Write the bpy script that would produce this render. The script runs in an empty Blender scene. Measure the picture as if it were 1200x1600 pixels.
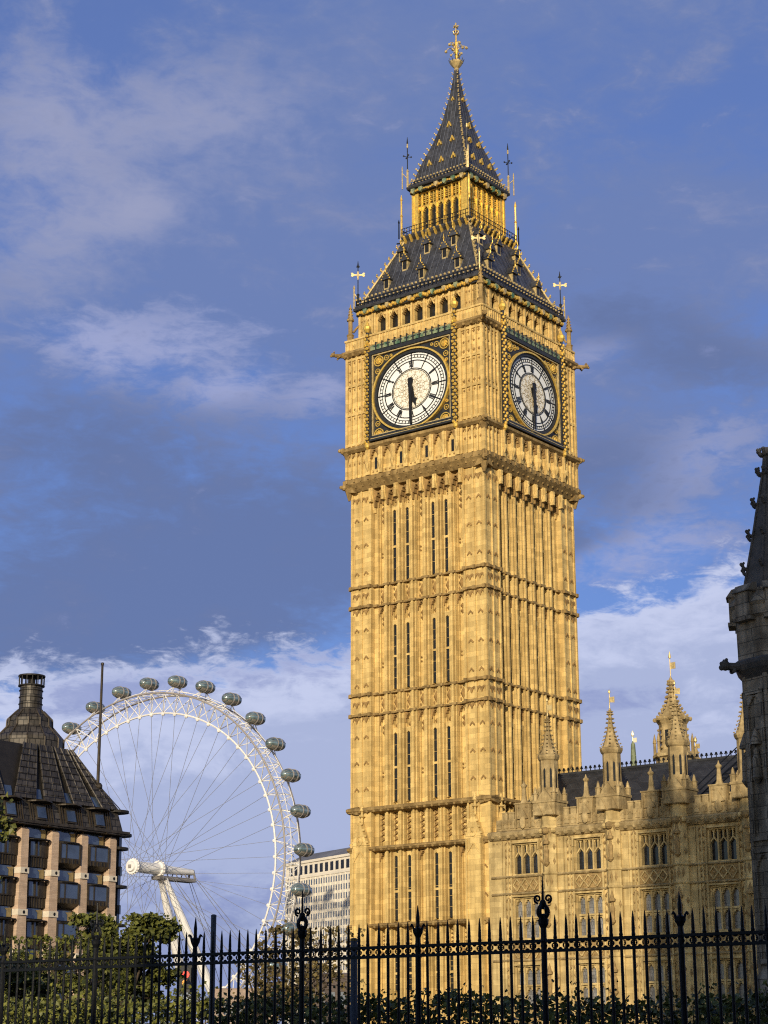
import bpy, math, random
from mathutils import Matrix, Vector, noise
random.seed(7)
R_ = math.radians
sc = bpy.context.scene
COL = sc.collection

# ---------------------------------------------------------------- camera
CAMZ = 1.6
FPX, PITCH, ROLL = 2948.332, 0.2801456544, -0.003165278881      # focal length in photo pixels (1200 wide)
cF = Vector((0, math.cos(PITCH), math.sin(PITCH)))
_u = Vector((0, -math.sin(PITCH), math.cos(PITCH))); _r = Vector((1, 0, 0))
cR = _r * math.cos(ROLL) + _u * math.sin(ROLL)
cU = _u * math.cos(ROLL) - _r * math.sin(ROLL)
cam_data = bpy.data.cameras.new("camera")
cam_data.sensor_fit = 'HORIZONTAL'; cam_data.sensor_width = 36.0
cam_data.lens = 36.0 * FPX / 1200.0
cam_data.clip_start = 0.5; cam_data.clip_end = 6000
cam = bpy.data.objects.new("camera", cam_data); COL.objects.link(cam)
cam.matrix_world = Matrix(((cR.x, cU.x, -cF.x, 0), (cR.y, cU.y, -cF.y, 0), (cR.z, cU.z, -cF.z, CAMZ), (0, 0, 0, 1)))
sc.camera = cam

# ---------------------------------------------------------------- light
SUN_EL = 15.0
SUN_DIR = Vector((-0.18, -0.984, 0)).normalized()               # horizontal direction towards the sun
TO_SUN = (SUN_DIR * math.cos(R_(SUN_EL)) + Vector((0, 0, math.sin(R_(SUN_EL))))).normalized()
sun_data = bpy.data.lights.new("sun", 'SUN'); sun_data.energy = 4.4; sun_data.angle = R_(0.5); sun_data.color = (1.0, 0.86, 0.62)
sun = bpy.data.objects.new("sun", sun_data); COL.objects.link(sun)
sun.location = (-60, -60, 120); sun.rotation_euler = (-TO_SUN).to_track_quat('-Z', 'Y').to_euler()
sc.view_settings.view_transform = 'Standard'; sc.view_settings.look = 'None'
sc.view_settings.exposure = 0.0; sc.view_settings.gamma = 1.0; sc.view_settings.use_curve_mapping = False
sc.cycles.use_denoising = False; sc.cycles.filter_width = 1.15
sc.cycles.max_bounces = 6; sc.cycles.diffuse_bounces = 3; sc.cycles.glossy_bounces = 3

SKY_STRENGTH = 0.14
def make_world():
    w = bpy.data.worlds.new("World"); sc.world = w; w.use_nodes = True
    nt = w.node_tree; nt.nodes.clear(); N = nt.nodes.new; L = nt.links.new
    out = N('ShaderNodeOutputWorld'); bg = N('ShaderNodeBackground'); bg.inputs[1].default_value = SKY_STRENGTH
    L(bg.outputs[0], out.inputs[0])
    sky = N('ShaderNodeTexSky'); sky.sky_type = 'NISHITA'; sky.sun_disc = False
    sky.sun_elevation = R_(SUN_EL); sky.sun_rotation = math.atan2(SUN_DIR.x, SUN_DIR.y)
    sky.air_density = 1.0; sky.dust_density = 0.6; sky.ozone_density = 2.5
    tc = N('ShaderNodeTexCoord'); sep = N('ShaderNodeSeparateXYZ'); L(tc.outputs['Generated'], sep.inputs[0])
    def M(op, a, b=None, c=None, clamp=False):
        n = N('ShaderNodeMath'); n.operation = op; n.use_clamp = clamp
        for i, v in enumerate((a, b, c)):
            if v is None: continue
            if isinstance(v, (int, float)): n.inputs[i].default_value = v
            else: L(v, n.inputs[i])
        return n.outputs[0]
    # cloud-sheet coordinates: azimuth and elevation of the direction, in radians
    az = M('ARCTAN2', sep.outputs[0], sep.outputs[1]); el = M('ARCSINE', sep.outputs[2])
    cmb = N('ShaderNodeCombineXYZ'); L(az, cmb.inputs[0]); L(el, cmb.inputs[1])
    def mapped(sx, sy, rot, off=(0, 0, 0)):
        m = N('ShaderNodeMapping'); L(cmb.outputs[0], m.inputs[0]); m.inputs['Scale'].default_value = (sx, sy, 1)
        m.inputs['Rotation'].default_value = (0, 0, R_(rot)); m.inputs['Location'].default_value = off; return m.outputs[0]
    def noise_(vec, scale, detail=8, rough=0.55, dist=0.0):
        n = N('ShaderNodeTexNoise'); n.inputs['Scale'].default_value = scale; n.inputs['Detail'].default_value = detail
        n.inputs['Roughness'].default_value = rough; n.inputs['Distortion'].default_value = dist; L(vec, n.inputs['Vector']); return n.outputs['Fac']
    def sstep(v, a, b):
        n = N('ShaderNodeMapRange'); n.interpolation_type = 'SMOOTHSTEP'; L(v, n.inputs[0])
        n.inputs[1].default_value = a; n.inputs[2].default_value = b; return n.outputs[0]
    def blob(ca, ce, ra, re, rot=0):                     # soft elliptical cloud bank centred at azimuth ca, elevation ce (degrees)
        c, s = math.cos(R_(rot)), math.sin(R_(rot))
        da = M('SUBTRACT', az, R_(ca)); de = M('SUBTRACT', el, R_(ce))
        p = M('DIVIDE', M('ADD', M('MULTIPLY', da, c), M('MULTIPLY', de, s)), R_(ra))
        q = M('DIVIDE', M('SUBTRACT', M('MULTIPLY', de, c), M('MULTIPLY', da, s)), R_(re))
        r2 = M('ADD', M('MULTIPLY', p, p), M('MULTIPLY', q, q))
        return M('EXPONENT', M('MULTIPLY', r2, -1.0))
    def total(xs):
        t = xs[0]
        for x in xs[1:]: t = M('ADD', t, x)
        return t
    def mix(fac, a, b):
        n = N('ShaderNodeMix'); n.data_type = 'RGBA'; L(fac, n.inputs['Factor'])
        for k, v in ((6, a), (7, b)):
            if isinstance(v, tuple): n.inputs[k].default_value = (*v, 1)
            else: L(v, n.inputs[k])
        return n.outputs[2]
    SKYCLOUDS(locals())
    return w
def SKYCLOUDS(g):
    L, M, N, noise_, mapped, sstep, blob, total, mix = (g[k] for k in 'L M N noise_ mapped sstep blob total mix'.split())
    k = 1.0 / SKY_STRENGTH
    def C(r, gg, b):                                      # sRGB 0-255 -> linear, undoing the background strength
        f = lambda v: ((v / 255 + 0.055) / 1.055) ** 2.4 * k
        return (f(r), f(gg), f(b))
    def centred(n, a): return M('MULTIPLY', M('SUBTRACT', n, 0.5), a)
    tint = N('ShaderNodeMix'); tint.data_type = 'RGBA'; tint.blend_type = 'MULTIPLY'; tint.inputs['Factor'].default_value = 1
    L(g['sky'].outputs[0], tint.inputs[6]); tint.inputs[7].default_value = TINT
    c = tint.outputs[2]
    thin = N('ShaderNodeValue'); thin.outputs[0].default_value = 0.5
    c = mix(thin.outputs[0], c, C(113, 130, 182))       # thin high haze everywhere
    big = noise_(mapped(1.0, 1.5, 25, (2.2, 0.3, 0)), 11.0, 8, 0.58, 0.5)
    mid = noise_(mapped(1.0, 1.9, 16), 22.0, 10, 0.60, 0.5)
    fine = noise_(mapped(1.0, 2.3, 20, (3.1, 1.7, 0)), 48.0, 11, 0.62, 0.6)
    wisp = noise_(mapped(1.0, 3.2, 24, (5.7, 9.1, 0)), 80.0, 9, 0.65, 0.8)
    def layer(c, fac_base, noises, lo, hi, amt, col):
        f = total([fac_base] + [centred(n, a) for n, a in noises])
        return mix(M('MULTIPLY', sstep(f, lo, hi), amt), c, col)
    # grey-lavender veil
    veil = total([blob(-8, 26, 7.5, 4.2), blob(-1, 27.5, 6, 6), blob(7, 30.5, 8, 2.4), blob(-11, 19.5, 4, 3), blob(8, 23, 7, 2.4, 15), blob(1, 21, 5, 3.5), blob(8.5, 18.5, 6, 4.5), blob(10, 25, 5, 2), blob(-4.5, 23, 5, 2.5)])
    c = layer(c, veil, [(big, 2.6), (mid, 2.2), (fine, 1.0)], -0.05, 1.45, 0.92, C(110, 130, 181))
    # paler sunlit cloud high on the left
    lit = total([blob(-11.3, 27.5, 2.4, 2.2), blob(-10.5, 24.3, 3.2, 2.2, 25), blob(-7.8, 25.0, 1.6, .8, 10), blob(-6, 27.8, 3.5, 1.6)])
    c = layer(c, lit, [(big, 2.2), (mid, 2.0), (fine, 1.2)], -0.1, 1.7, 0.85, C(160, 165, 196))
    # scattered lighter wisps and puffs
    puff = total([blob(-6.6, 20.9, 3.0, 1.3, 8), blob(-5.1, 19.7, 1.5, .55, 10), blob(-1.9, 19.7, 1.7, .8, 10), blob(9, 17.2, 3.2, 1.3, 20), blob(-9.5, 21, 2, 1.0), blob(7, 20.8, 2.0, .6, 15), blob(8, 14.6, 3.5, 1.0, 10)])
    c = layer(c, puff, [(big, 1.2), (mid, 2.2), (fine, 2.0), (wisp, 0.9)], 0.2, 1.55, 0.85, C(163, 171, 211))
    # dark grey-blue banks
    dark = total([blob(-9.5, 18.0, 3.8, 1.6, -8), blob(-8.0, 14.4, 8.5, 2.6, 4), blob(-9, 12.4, 5.5, 1.6, 7), blob(-2.5, 14.6, 4.5, 2.6, 10), blob(6.9, 17.0, 2.5, 1.4, 10), blob(10.2, 20.3, 3.6, .9, -12), blob(7.3, 22.0, 3, .8, -10), blob(5.5, 15.0, 1.5, .5, 15)])
    c = layer(c, dark, [(big, 1.6), (mid, 1.8), (fine, 1.3), (wisp, 0.6)], -0.05, 1.3, 0.85, C(101, 118, 163))
    # pale bank above the horizon with a billowing bright upper edge
    az, el = g['az'], g['el']
    edge = M('ADD', M('MULTIPLY', M('ADD', az, R_(12)), 0.145), R_(10.9))
    h = M('DIVIDE', M('SUBTRACT', edge, el), R_(1.6))
    low = total([h, centred(big, 1.6), centred(mid, 2.4), centred(fine, 2.0), centred(wisp, 0.9)])
    c = mix(M('MULTIPLY', sstep(low, -0.1, 0.65), 0.97), c, C(198, 206, 236))
    deep = total([M('DIVIDE', M('SUBTRACT', edge, el), R_(3.0)), centred(big, 3.0), centred(mid, 2.6), centred(fine, 1.2)])
    c = mix(M('MULTIPLY', sstep(deep, 0.35, 1.25), 0.85), c, C(166, 178, 215))
    grey = total([M('DIVIDE', M('SUBTRACT', R_(6.0), el), R_(4.5)), centred(mid, 2.0), centred(fine, 1.0)])
    c = mix(M('MULTIPLY', sstep(grey, 0.0, 0.9), 0.75), c, C(132, 145, 190))
    frag = total([blob(-3.5, 11.2, 6, .8, 10), blob(-5, 4.6, 6, .9), blob(5, 10.2, 6, .5), blob(-9, 10.4, 2.5, .6, 8)])
    c = layer(c, frag, [(mid, 2.0), (fine, 2.2), (wisp, 1.2)], 0.4, 1.5, 0.7, C(138, 151, 200))
    # the half of the sky round the sun is brighter haze
    dt = N('ShaderNodeVectorMath'); dt.operation = 'DOT_PRODUCT'; L(g['tc'].outputs['Generated'], dt.inputs[0]); dt.inputs[1].default_value = tuple(TO_SUN)
    sunward = sstep(dt.outputs['Value'], -0.25, 0.7)
    up = N('ShaderNodeMix'); up.data_type = 'RGBA'; up.blend_type = 'MULTIPLY'; up.inputs['Factor'].default_value = 1
    L(g['sky'].outputs[0], up.inputs[6]); up.inputs[7].default_value = (0.95, 0.92, 0.92, 1)
    c = mix(sunward, c, up.outputs[2])
    L(c, g['bg'].inputs[0])
TINT = (0.46, 0.62, 1.02, 1)
make_world()

# ---------------------------------------------------------------- pixel helpers: a photo pixel seen at a chosen distance is a place in the world
def ray(px, py): return cF + cR * ((px - 600) / FPX) + cU * ((800 - py) / FPX)
def at(px, py, D):
    d = ray(px, py); return Vector((0, 0, CAMZ)) + d * (D / d.y)
TOWER = Vector((6.98625, 159.90012, 0)); TH = -0.650158402697821
lX = Vector((math.cos(TH), math.sin(TH), 0)); lY = Vector((-math.sin(TH), math.cos(TH), 0))
def glob(x, y, z=0): return TOWER + lX * x + lY * y + Vector((0, 0, z))

# ---------------------------------------------------------------- objects
def props(o, label=None, cat=None, group=None, kind=None):
    for k, v in (('label', label), ('category', cat), ('group', group), ('kind', kind)):
        if v: o[k] = v
    return o
def thing(name, label, cat, loc=(0, 0, 0), rz=0, group=None):
    o = bpy.data.objects.new(name, None); COL.objects.link(o); o.location = loc; o.rotation_euler = (0, 0, rz)
    o.empty_display_size = 0.5
    return props(o, label, cat, group)
def kids(o): return [c for c in bpy.data.objects if c.parent == o]
def copy_tree(o, parent=None):
    c = o.copy(); COL.objects.link(c)
    if parent: c.parent = parent
    for ch in kids(o): copy_tree(ch, c)
    return c

class MB:
    """collects faces; T maps builder coordinates to mesh coordinates"""
    def __init__(s, T=None): s.v = []; s.f = []; s.T = T
    def add(s, vs, fs):
        b = len(s.v)
        s.v += [s.T(*p) for p in vs] if s.T else [tuple(p) for p in vs]
        s.f += [tuple(i + b for i in f) for f in fs]; return s
    def box(s, a0, a1, b0, b1, c0, c1):
        return s.add([(a0, b0, c0), (a1, b0, c0), (a1, b1, c0), (a0, b1, c0), (a0, b0, c1), (a1, b0, c1), (a1, b1, c1), (a0, b1, c1)],
                     [(3, 2, 1, 0), (4, 5, 6, 7), (0, 1, 5, 4), (1, 2, 6, 5), (2, 3, 7, 6), (3, 0, 4, 7)])
    def _ext(s, A, B):
        n = len(A)
        return s.add(A + B, [tuple(range(n))[::-1], tuple(range(n, 2 * n))] + [(i, (i + 1) % n, n + (i + 1) % n, n + i) for i in range(n)])
    def uz(s, poly, d0, d1): return s._ext([(u, d0, z) for u, z in poly], [(u, d1, z) for u, z in poly])     # outline on a face, thickness in depth
    def ud(s, poly, z0, z1): return s._ext([(u, d, z0) for u, d in poly], [(u, d, z1) for u, d in poly])
    def dz(s, poly, u0, u1): return s._ext([(u0, d, z) for d, z in poly], [(u1, d, z) for d, z in poly])
    def rings(s, rs, cap=True):
        n = len(rs[0]); vs = [p for r in rs for p in r]; fs = []
        for k in range(len(rs) - 1):
            for i in range(n): fs.append((k * n + i, k * n + (i + 1) % n, (k + 1) * n + (i + 1) % n, (k + 1) * n + i))
        if cap: fs += [tuple(range(n))[::-1], tuple(range((len(rs) - 1) * n, len(rs) * n))]
        return s.add(vs, fs)
    def lathe(s, cx, cy, prof, n=8, rot=None, sx=1, sy=1):
        rot = math.pi / n if rot is None else rot
        return s.rings([[(cx + sx * r * math.cos(rot + 2 * math.pi * i / n), cy + sy * r * math.sin(rot + 2 * math.pi * i / n), z) for i in range(n)] for r, z in prof])
    def frus(s, prof, cx=0, cy=0):                       # square rings: (half width, z)
        return s.rings([[(cx - w, cy - w, z), (cx + w, cy - w, z), (cx + w, cy + w, z), (cx - w, cy + w, z)] for w, z in prof])
    def tube(s, p, q, r0, r1=None, n=6):
        p, q = Vector(p), Vector(q); r1 = r0 if r1 is None else r1; d = (q - p)
        if d.length < 1e-6: return s
        d.normalize(); a = d.orthogonal().normalized(); b = d.cross(a)
        ring = lambda c, r: [tuple(c + (a * math.cos(2 * math.pi * i / n) + b * math.sin(2 * math.pi * i / n)) * r) for i in range(n)]
        return s.rings([ring(p, r0), ring(q, r1)])
    def path(s, pts, r, n=5, taper=None):
        for i in range(len(pts) - 1):
            r0 = r if taper is None else r + (taper - r) * i / (len(pts) - 1); r1 = r if taper is None else r + (taper - r) * (i + 1) / (len(pts) - 1)
            s.tube(pts[i], pts[i + 1], r0, r1, n)
        return s
    def ball(s, c, r, n=8, m=5, sx=1, sy=1, sz=1):
        rs = []
        for j in range(1, m):
            t = math.pi * j / m
            rs.append([(c[0] + sx * r * math.sin(t) * math.cos(2 * math.pi * i / n), c[1] + sy * r * math.sin(t) * math.sin(2 * math.pi * i / n), c[2] - sz * r * math.cos(t)) for i in range(n)])
        vs = [(c[0], c[1], c[2] - sz * r)] + [p for q in rs for p in q] + [(c[0], c[1], c[2] + sz * r)]; fs = []
        for i in range(n):
            fs.append((0, 1 + (i + 1) % n, 1 + i)); k = 1 + (m - 2) * n; fs.append((len(vs) - 1, k + i, k + (i + 1) % n))
            for j in range(m - 2): a = 1 + j * n; fs.append((a + i, a + (i + 1) % n, a + n + (i + 1) % n, a + n + i))
        return s.add(vs, fs)
    def stud(s, u, d, z, a, b, h):                       # a small diamond boss standing out from a face
        return s.add([(u - a, d, z), (u, d, z - b), (u + a, d, z), (u, d, z + b), (u, d + h, z)], [(0, 1, 4), (1, 2, 4), (2, 3, 4), (3, 0, 4)])
    def bar(s, p, q, w, d0, d1):                         # straight bar lying in a face between (u,z) points
        dx, dz = q[0] - p[0], q[1] - p[1]; l = math.hypot(dx, dz) or 1; nx, nz = -dz / l * w / 2, dx / l * w / 2
        return s.uz([(p[0] + nx, p[1] + nz), (p[0] - nx, p[1] - nz), (q[0] - nx, q[1] - nz), (q[0] + nx, q[1] + nz)], d0, d1)
    def arc(s, cu, cz, ru, rz, a0, a1, w, d0, d1, n=24):  # ring or arc band in a face (angles in degrees, clockwise from up)
        closed = abs(a1 - a0) >= 359.9
        A = [R_(a0 + (a1 - a0) * i / n) for i in range(n + 1)]; k = 1 - w / max(ru, rz)
        O = [(cu + ru * math.sin(a), cz + rz * math.cos(a)) for a in A]; I = [(cu + ru * k * math.sin(a), cz + rz * k * math.cos(a)) for a in A]
        for i in range(n): s.uz([O[i], O[i + 1], I[i + 1], I[i]], d0, d1)
        return s
    def build(s, name, mat, parent=None, smooth=False):
        me = bpy.data.meshes.new(name); me.from_pydata(s.v, [], s.f); me.materials.append(mat)
        if smooth: me.polygons.foreach_set('use_smooth', [True] * len(me.polygons))
        o = bpy.data.objects.new(name, me); COL.objects.link(o)
        if parent: o.parent = parent
        return o
def face(k, ox=0, oy=0):                                  # (u, d, z): u along the face seen from outside, d outward from the axis
    return [lambda u, d, z: (u + ox, -d + oy, z), lambda u, d, z: (d + ox, u + oy, z),
            lambda u, d, z: (-u + ox, d + oy, z), lambda u, d, z: (-d + ox, -u + oy, z)][k]

# ---------------------------------------------------------------- materials
def mat(name, col, *a, **k):
    ms = k.pop('msize', None); m = mat_(name, col, *a, **k)
    if ms:
        for n in m.node_tree.nodes:
            if n.bl_idname == 'ShaderNodeTexBrick': n.inputs['Mortar Size'].default_value = ms
    return m
def mat_(name, col, rough=0.8, metal=0.0, var=0.25, vscale=1.0, streak=0.0, blocks=None, bump=0.0, bscale=6.0, spec=0.3, island=0.0, col2=None, emit=None, trans=0.0, mortar=0.75, detail=6):
    m = bpy.data.materials.new(name); m.use_nodes = True; nt = m.node_tree; N = nt.nodes.new; L = nt.links.new
    p = nt.nodes['Principled BSDF']; p.inputs['Roughness'].default_value = rough; p.inputs['Metallic'].default_value = metal
    p.inputs['Specular IOR Level'].default_value = spec
    tc = N('ShaderNodeTexCoord'); vec = tc.outputs['Object']
    def mul(a, b, f=1.0):
        n = N('ShaderNodeMix'); n.data_type = 'RGBA'; n.blend_type = 'MULTIPLY'; n.inputs['Factor'].default_value = f
        for i, v in ((6, a), (7, b)):
            if isinstance(v, tuple): n.inputs[i].default_value = (*v, 1)
            else: L(v, n.inputs[i])
        return n.outputs[2]
    def ramp(f, c0, c1, a=0.3, b=0.7):
        r = N('ShaderNodeValToRGB'); L(f, r.inputs[0]); e = r.color_ramp.elements
        e[0].position = a; e[1].position = b; e[0].color = (*c0, 1); e[1].color = (*c1, 1); return r.outputs[0]
    c = tuple(col); lo = 1 - var; hi = 1 + var * 0.6
    if island:
        g = N('ShaderNodeNewGeometry'); a = tuple(x * (1 - island) for x in col); b = tuple(col2 or [x * (1 + island) for x in col])
        c = ramp(g.outputs['Random Per Island'], a, b, 0.0, 1.0)
    elif col2:
        nz = N('ShaderNodeTexNoise'); nz.inputs['Scale'].default_value = vscale * 0.6; nz.inputs['Detail'].default_value = 5; L(vec, nz.inputs['Vector'])
        c = ramp(nz.outputs['Fac'], tuple(col), tuple(col2), 0.38, 0.62)
    if var:
        nz = N('ShaderNodeTexNoise'); nz.inputs['Scale'].default_value = vscale; nz.inputs['Detail'].default_value = detail; nz.inputs['Roughness'].default_value = 0.6; L(vec, nz.inputs['Vector'])
        c = mul(c, ramp(nz.outputs['Fac'], (lo, lo, lo), (hi, hi, hi)))
    if streak:
        mp = N('ShaderNodeMapping'); L(vec, mp.inputs[0]); mp.inputs['Scale'].default_value = (2.2, 2.2, 0.12)
        nz = N('ShaderNodeTexNoise'); nz.inputs['Scale'].default_value = 1.0; nz.inputs['Detail'].default_value = 7; L(mp.outputs[0], nz.inputs['Vector'])
        k = 1 - streak; c = mul(c, ramp(nz.outputs['Fac'], (k, k * 0.95, k * 0.88), (1.05, 1.05, 1.05), 0.33, 0.6))
    hgt = None
    if blocks:
        bw, bh, bvar = blocks
        s = N('ShaderNodeSeparateXYZ'); L(vec, s.inputs[0]); ad = N('ShaderNodeMath'); L(s.outputs[0], ad.inputs[0]); L(s.outputs[1], ad.inputs[1])
        cb = N('ShaderNodeCombineXYZ'); L(ad.outputs[0], cb.inputs[0]); L(s.outputs[2], cb.inputs[1])
        br = N('ShaderNodeTexBrick'); L(cb.outputs[0], br.inputs['Vector']); br.inputs['Scale'].default_value = 1.0
        br.inputs['Brick Width'].default_value = bw; br.inputs['Row Height'].default_value = bh
        br.inputs['Mortar Size'].default_value = 0.012 if bh > 0.2 else bh * 0.06; br.inputs['Mortar Smooth'].default_value = 0.3
        br.inputs['Color1'].default_value = (1 - bvar, (1 - bvar) * 0.98, (1 - bvar) * 0.95, 1); br.inputs['Color2'].default_value = (1 + bvar * 0.5,) * 3 + (1,)
        br.inputs['Mortar'].default_value = (mortar, mortar, mortar, 1); br.inputs['Bias'].default_value = 0.15
        c = mul(c, br.outputs['Color']); hgt = br.outputs['Fac']
    if isinstance(c, tuple): p.inputs['Base Color'].default_value = (*c, 1)
    else: L(c, p.inputs['Base Color'])
    if bump:
        nz = N('ShaderNodeTexNoise'); nz.inputs['Scale'].default_value = bscale; nz.inputs['Detail'].default_value = 5; L(vec, nz.inputs['Vector'])
        b = N('ShaderNodeBump'); b.inputs['Strength'].default_value = bump; b.inputs['Distance'].default_value = 0.05; L(nz.outputs['Fac'], b.inputs['Height']); L(b.outputs[0], p.inputs['Normal'])
    if trans: p.inputs['Transmission Weight'].default_value = trans
    if emit: p.inputs['Emission Color'].default_value = (*emit[0], 1); p.inputs['Emission Strength'].default_value = emit[1]
    return m
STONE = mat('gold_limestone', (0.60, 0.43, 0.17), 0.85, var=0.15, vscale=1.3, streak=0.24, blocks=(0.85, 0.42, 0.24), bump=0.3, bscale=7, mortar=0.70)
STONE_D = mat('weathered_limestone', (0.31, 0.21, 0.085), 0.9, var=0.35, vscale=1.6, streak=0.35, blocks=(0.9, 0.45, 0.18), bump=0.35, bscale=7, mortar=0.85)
CARVE = mat('brown_carved_limestone', (0.30, 0.185, 0.068), 0.9, var=0.4, vscale=2.5, bump=0.3)  # carved heads and bosses, a darker brown than the tower walls
PCARVE = mat('brown_palace_carving', (0.31, 0.21, 0.09), 0.9, var=0.45, vscale=2.5, bump=0.3)  # palace bosses and niches, a darker brown than the wall stone
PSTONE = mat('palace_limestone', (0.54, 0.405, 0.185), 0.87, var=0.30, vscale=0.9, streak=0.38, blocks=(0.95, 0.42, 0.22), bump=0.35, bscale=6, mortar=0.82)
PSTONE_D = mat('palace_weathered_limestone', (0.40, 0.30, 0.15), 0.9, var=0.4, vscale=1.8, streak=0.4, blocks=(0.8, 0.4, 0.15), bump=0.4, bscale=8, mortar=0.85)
SLATE = mat('cast_iron_roof_plates', (0.060, 0.062, 0.072), 0.42, metal=0.25, var=0.45, vscale=2.2, blocks=(0.55, 0.8, 0.35), bump=0.2, mortar=0.45)
SEAM = mat('worn_iron_seams', (0.13, 0.14, 0.17), 0.5, metal=0.3, var=0.4, vscale=3)
SLATE2 = mat('dark_slate_roof', (0.030, 0.031, 0.036), 0.6, var=0.5, vscale=1.2, blocks=(0.9, 1.1, 0.25), bump=0.2, mortar=1.9)
IRON = mat('black_painted_iron', (0.008, 0.009, 0.011), 0.45, spec=0.2, var=0.3, vscale=8, bump=0.1, bscale=40)
DIRON = mat('dark_clock_ironwork', (0.030, 0.032, 0.036), 0.45, metal=0.2, var=0.4, vscale=3)
GOLD = mat('gilded_metal', (0.80, 0.53, 0.12), 0.42, metal=0.5, var=0.35, vscale=5)
GOLDW = mat('weathered_gilding', (0.55, 0.42, 0.20), 0.5, metal=0.35, var=0.45, vscale=4)
GREEN = mat('green_enamel_shields', (0.06, 0.14, 0.085), 0.45, var=0.5, vscale=3, col2=(0.28, 0.29, 0.17))
OPAL = mat('white_opal_glass', (0.80, 0.80, 0.78), 0.25, var=0.08, vscale=2.5, spec=0.5)
OPALC = mat('cream_opal_glass', (0.80, 0.76, 0.66), 0.3, var=0.10, vscale=2.5, spec=0.5)
BLACK = mat('black_hand_paint', (0.012, 0.012, 0.013), 0.5, var=0.2)
BRONZEL = mat('dull_gold_lead_lines', (0.33, 0.24, 0.10), 0.5, metal=0.3, var=0.3)
SLIT = mat('dark_slit_glass', (0.018, 0.016, 0.013), 0.25, var=0.6, vscale=1.4, spec=0.4)
LEADED = mat('leaded_window_glass', (0.022, 0.025, 0.034), 0.16, var=0.7, vscale=0.9, spec=0.5, blocks=(0.17, 0.24, 0.5), mortar=0.25)
LEADPALE = mat('blinds_behind_leaded_glass', (0.19, 0.19, 0.20), 0.2, var=0.4, vscale=1.2, spec=0.7, blocks=(0.17, 0.26, 0.3), mortar=0.3)

# ================================================================ clock tower
tower = thing('clock_tower', 'tall golden limestone clock tower with two lit white dials and a dark iron spire', 'clock tower', TOWER, TH)
def tmb(k): return MB(face(k))
PITCHB = 1.36                                             # bay width
BAYS = [i * PITCHB for i in range(-3, 4)]
RIBS = [(i + 0.5) * PITCHB for i in range(-3, 3)]
core = MB()
core.frus([(6.12, 0), (6.12, 49.0)])
core.build('shaft_core', STONE, tower)
def arch(mb, u, z, w, h, d0, d1, t=0.08):                 # small pointed hood: two slanting bars
    mb.bar((u - w, z), (u, z + h), t, d0, d1); mb.bar((u + w, z), (u, z + h), t, d0, d1 + 0.003)
def cusped_head(mb, u, z, w, h, d0, d1, seg=4):           # stone filling above a pointed, cusped opening whose top touches z+h
    pts = [(u - w, z)]
    for i in range(seg + 1):
        t = i / seg; x = -w + w * t; y = z + h * 0.86 * math.sin(t * math.pi / 2) ** 0.9
        pts.append((u + x, y))
        if i < seg: pts.append((u + x + w / seg * 0.75, y - h * 0.03))
    right = [(2 * u - a, b) for a, b in pts[::-1]]
    mb.uz([(u - w, z + h)] + pts[1:], d0, d1); mb.uz([(u + w, z + h)] + right[::-1][1:], d0, d1 + 0.002)
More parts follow.
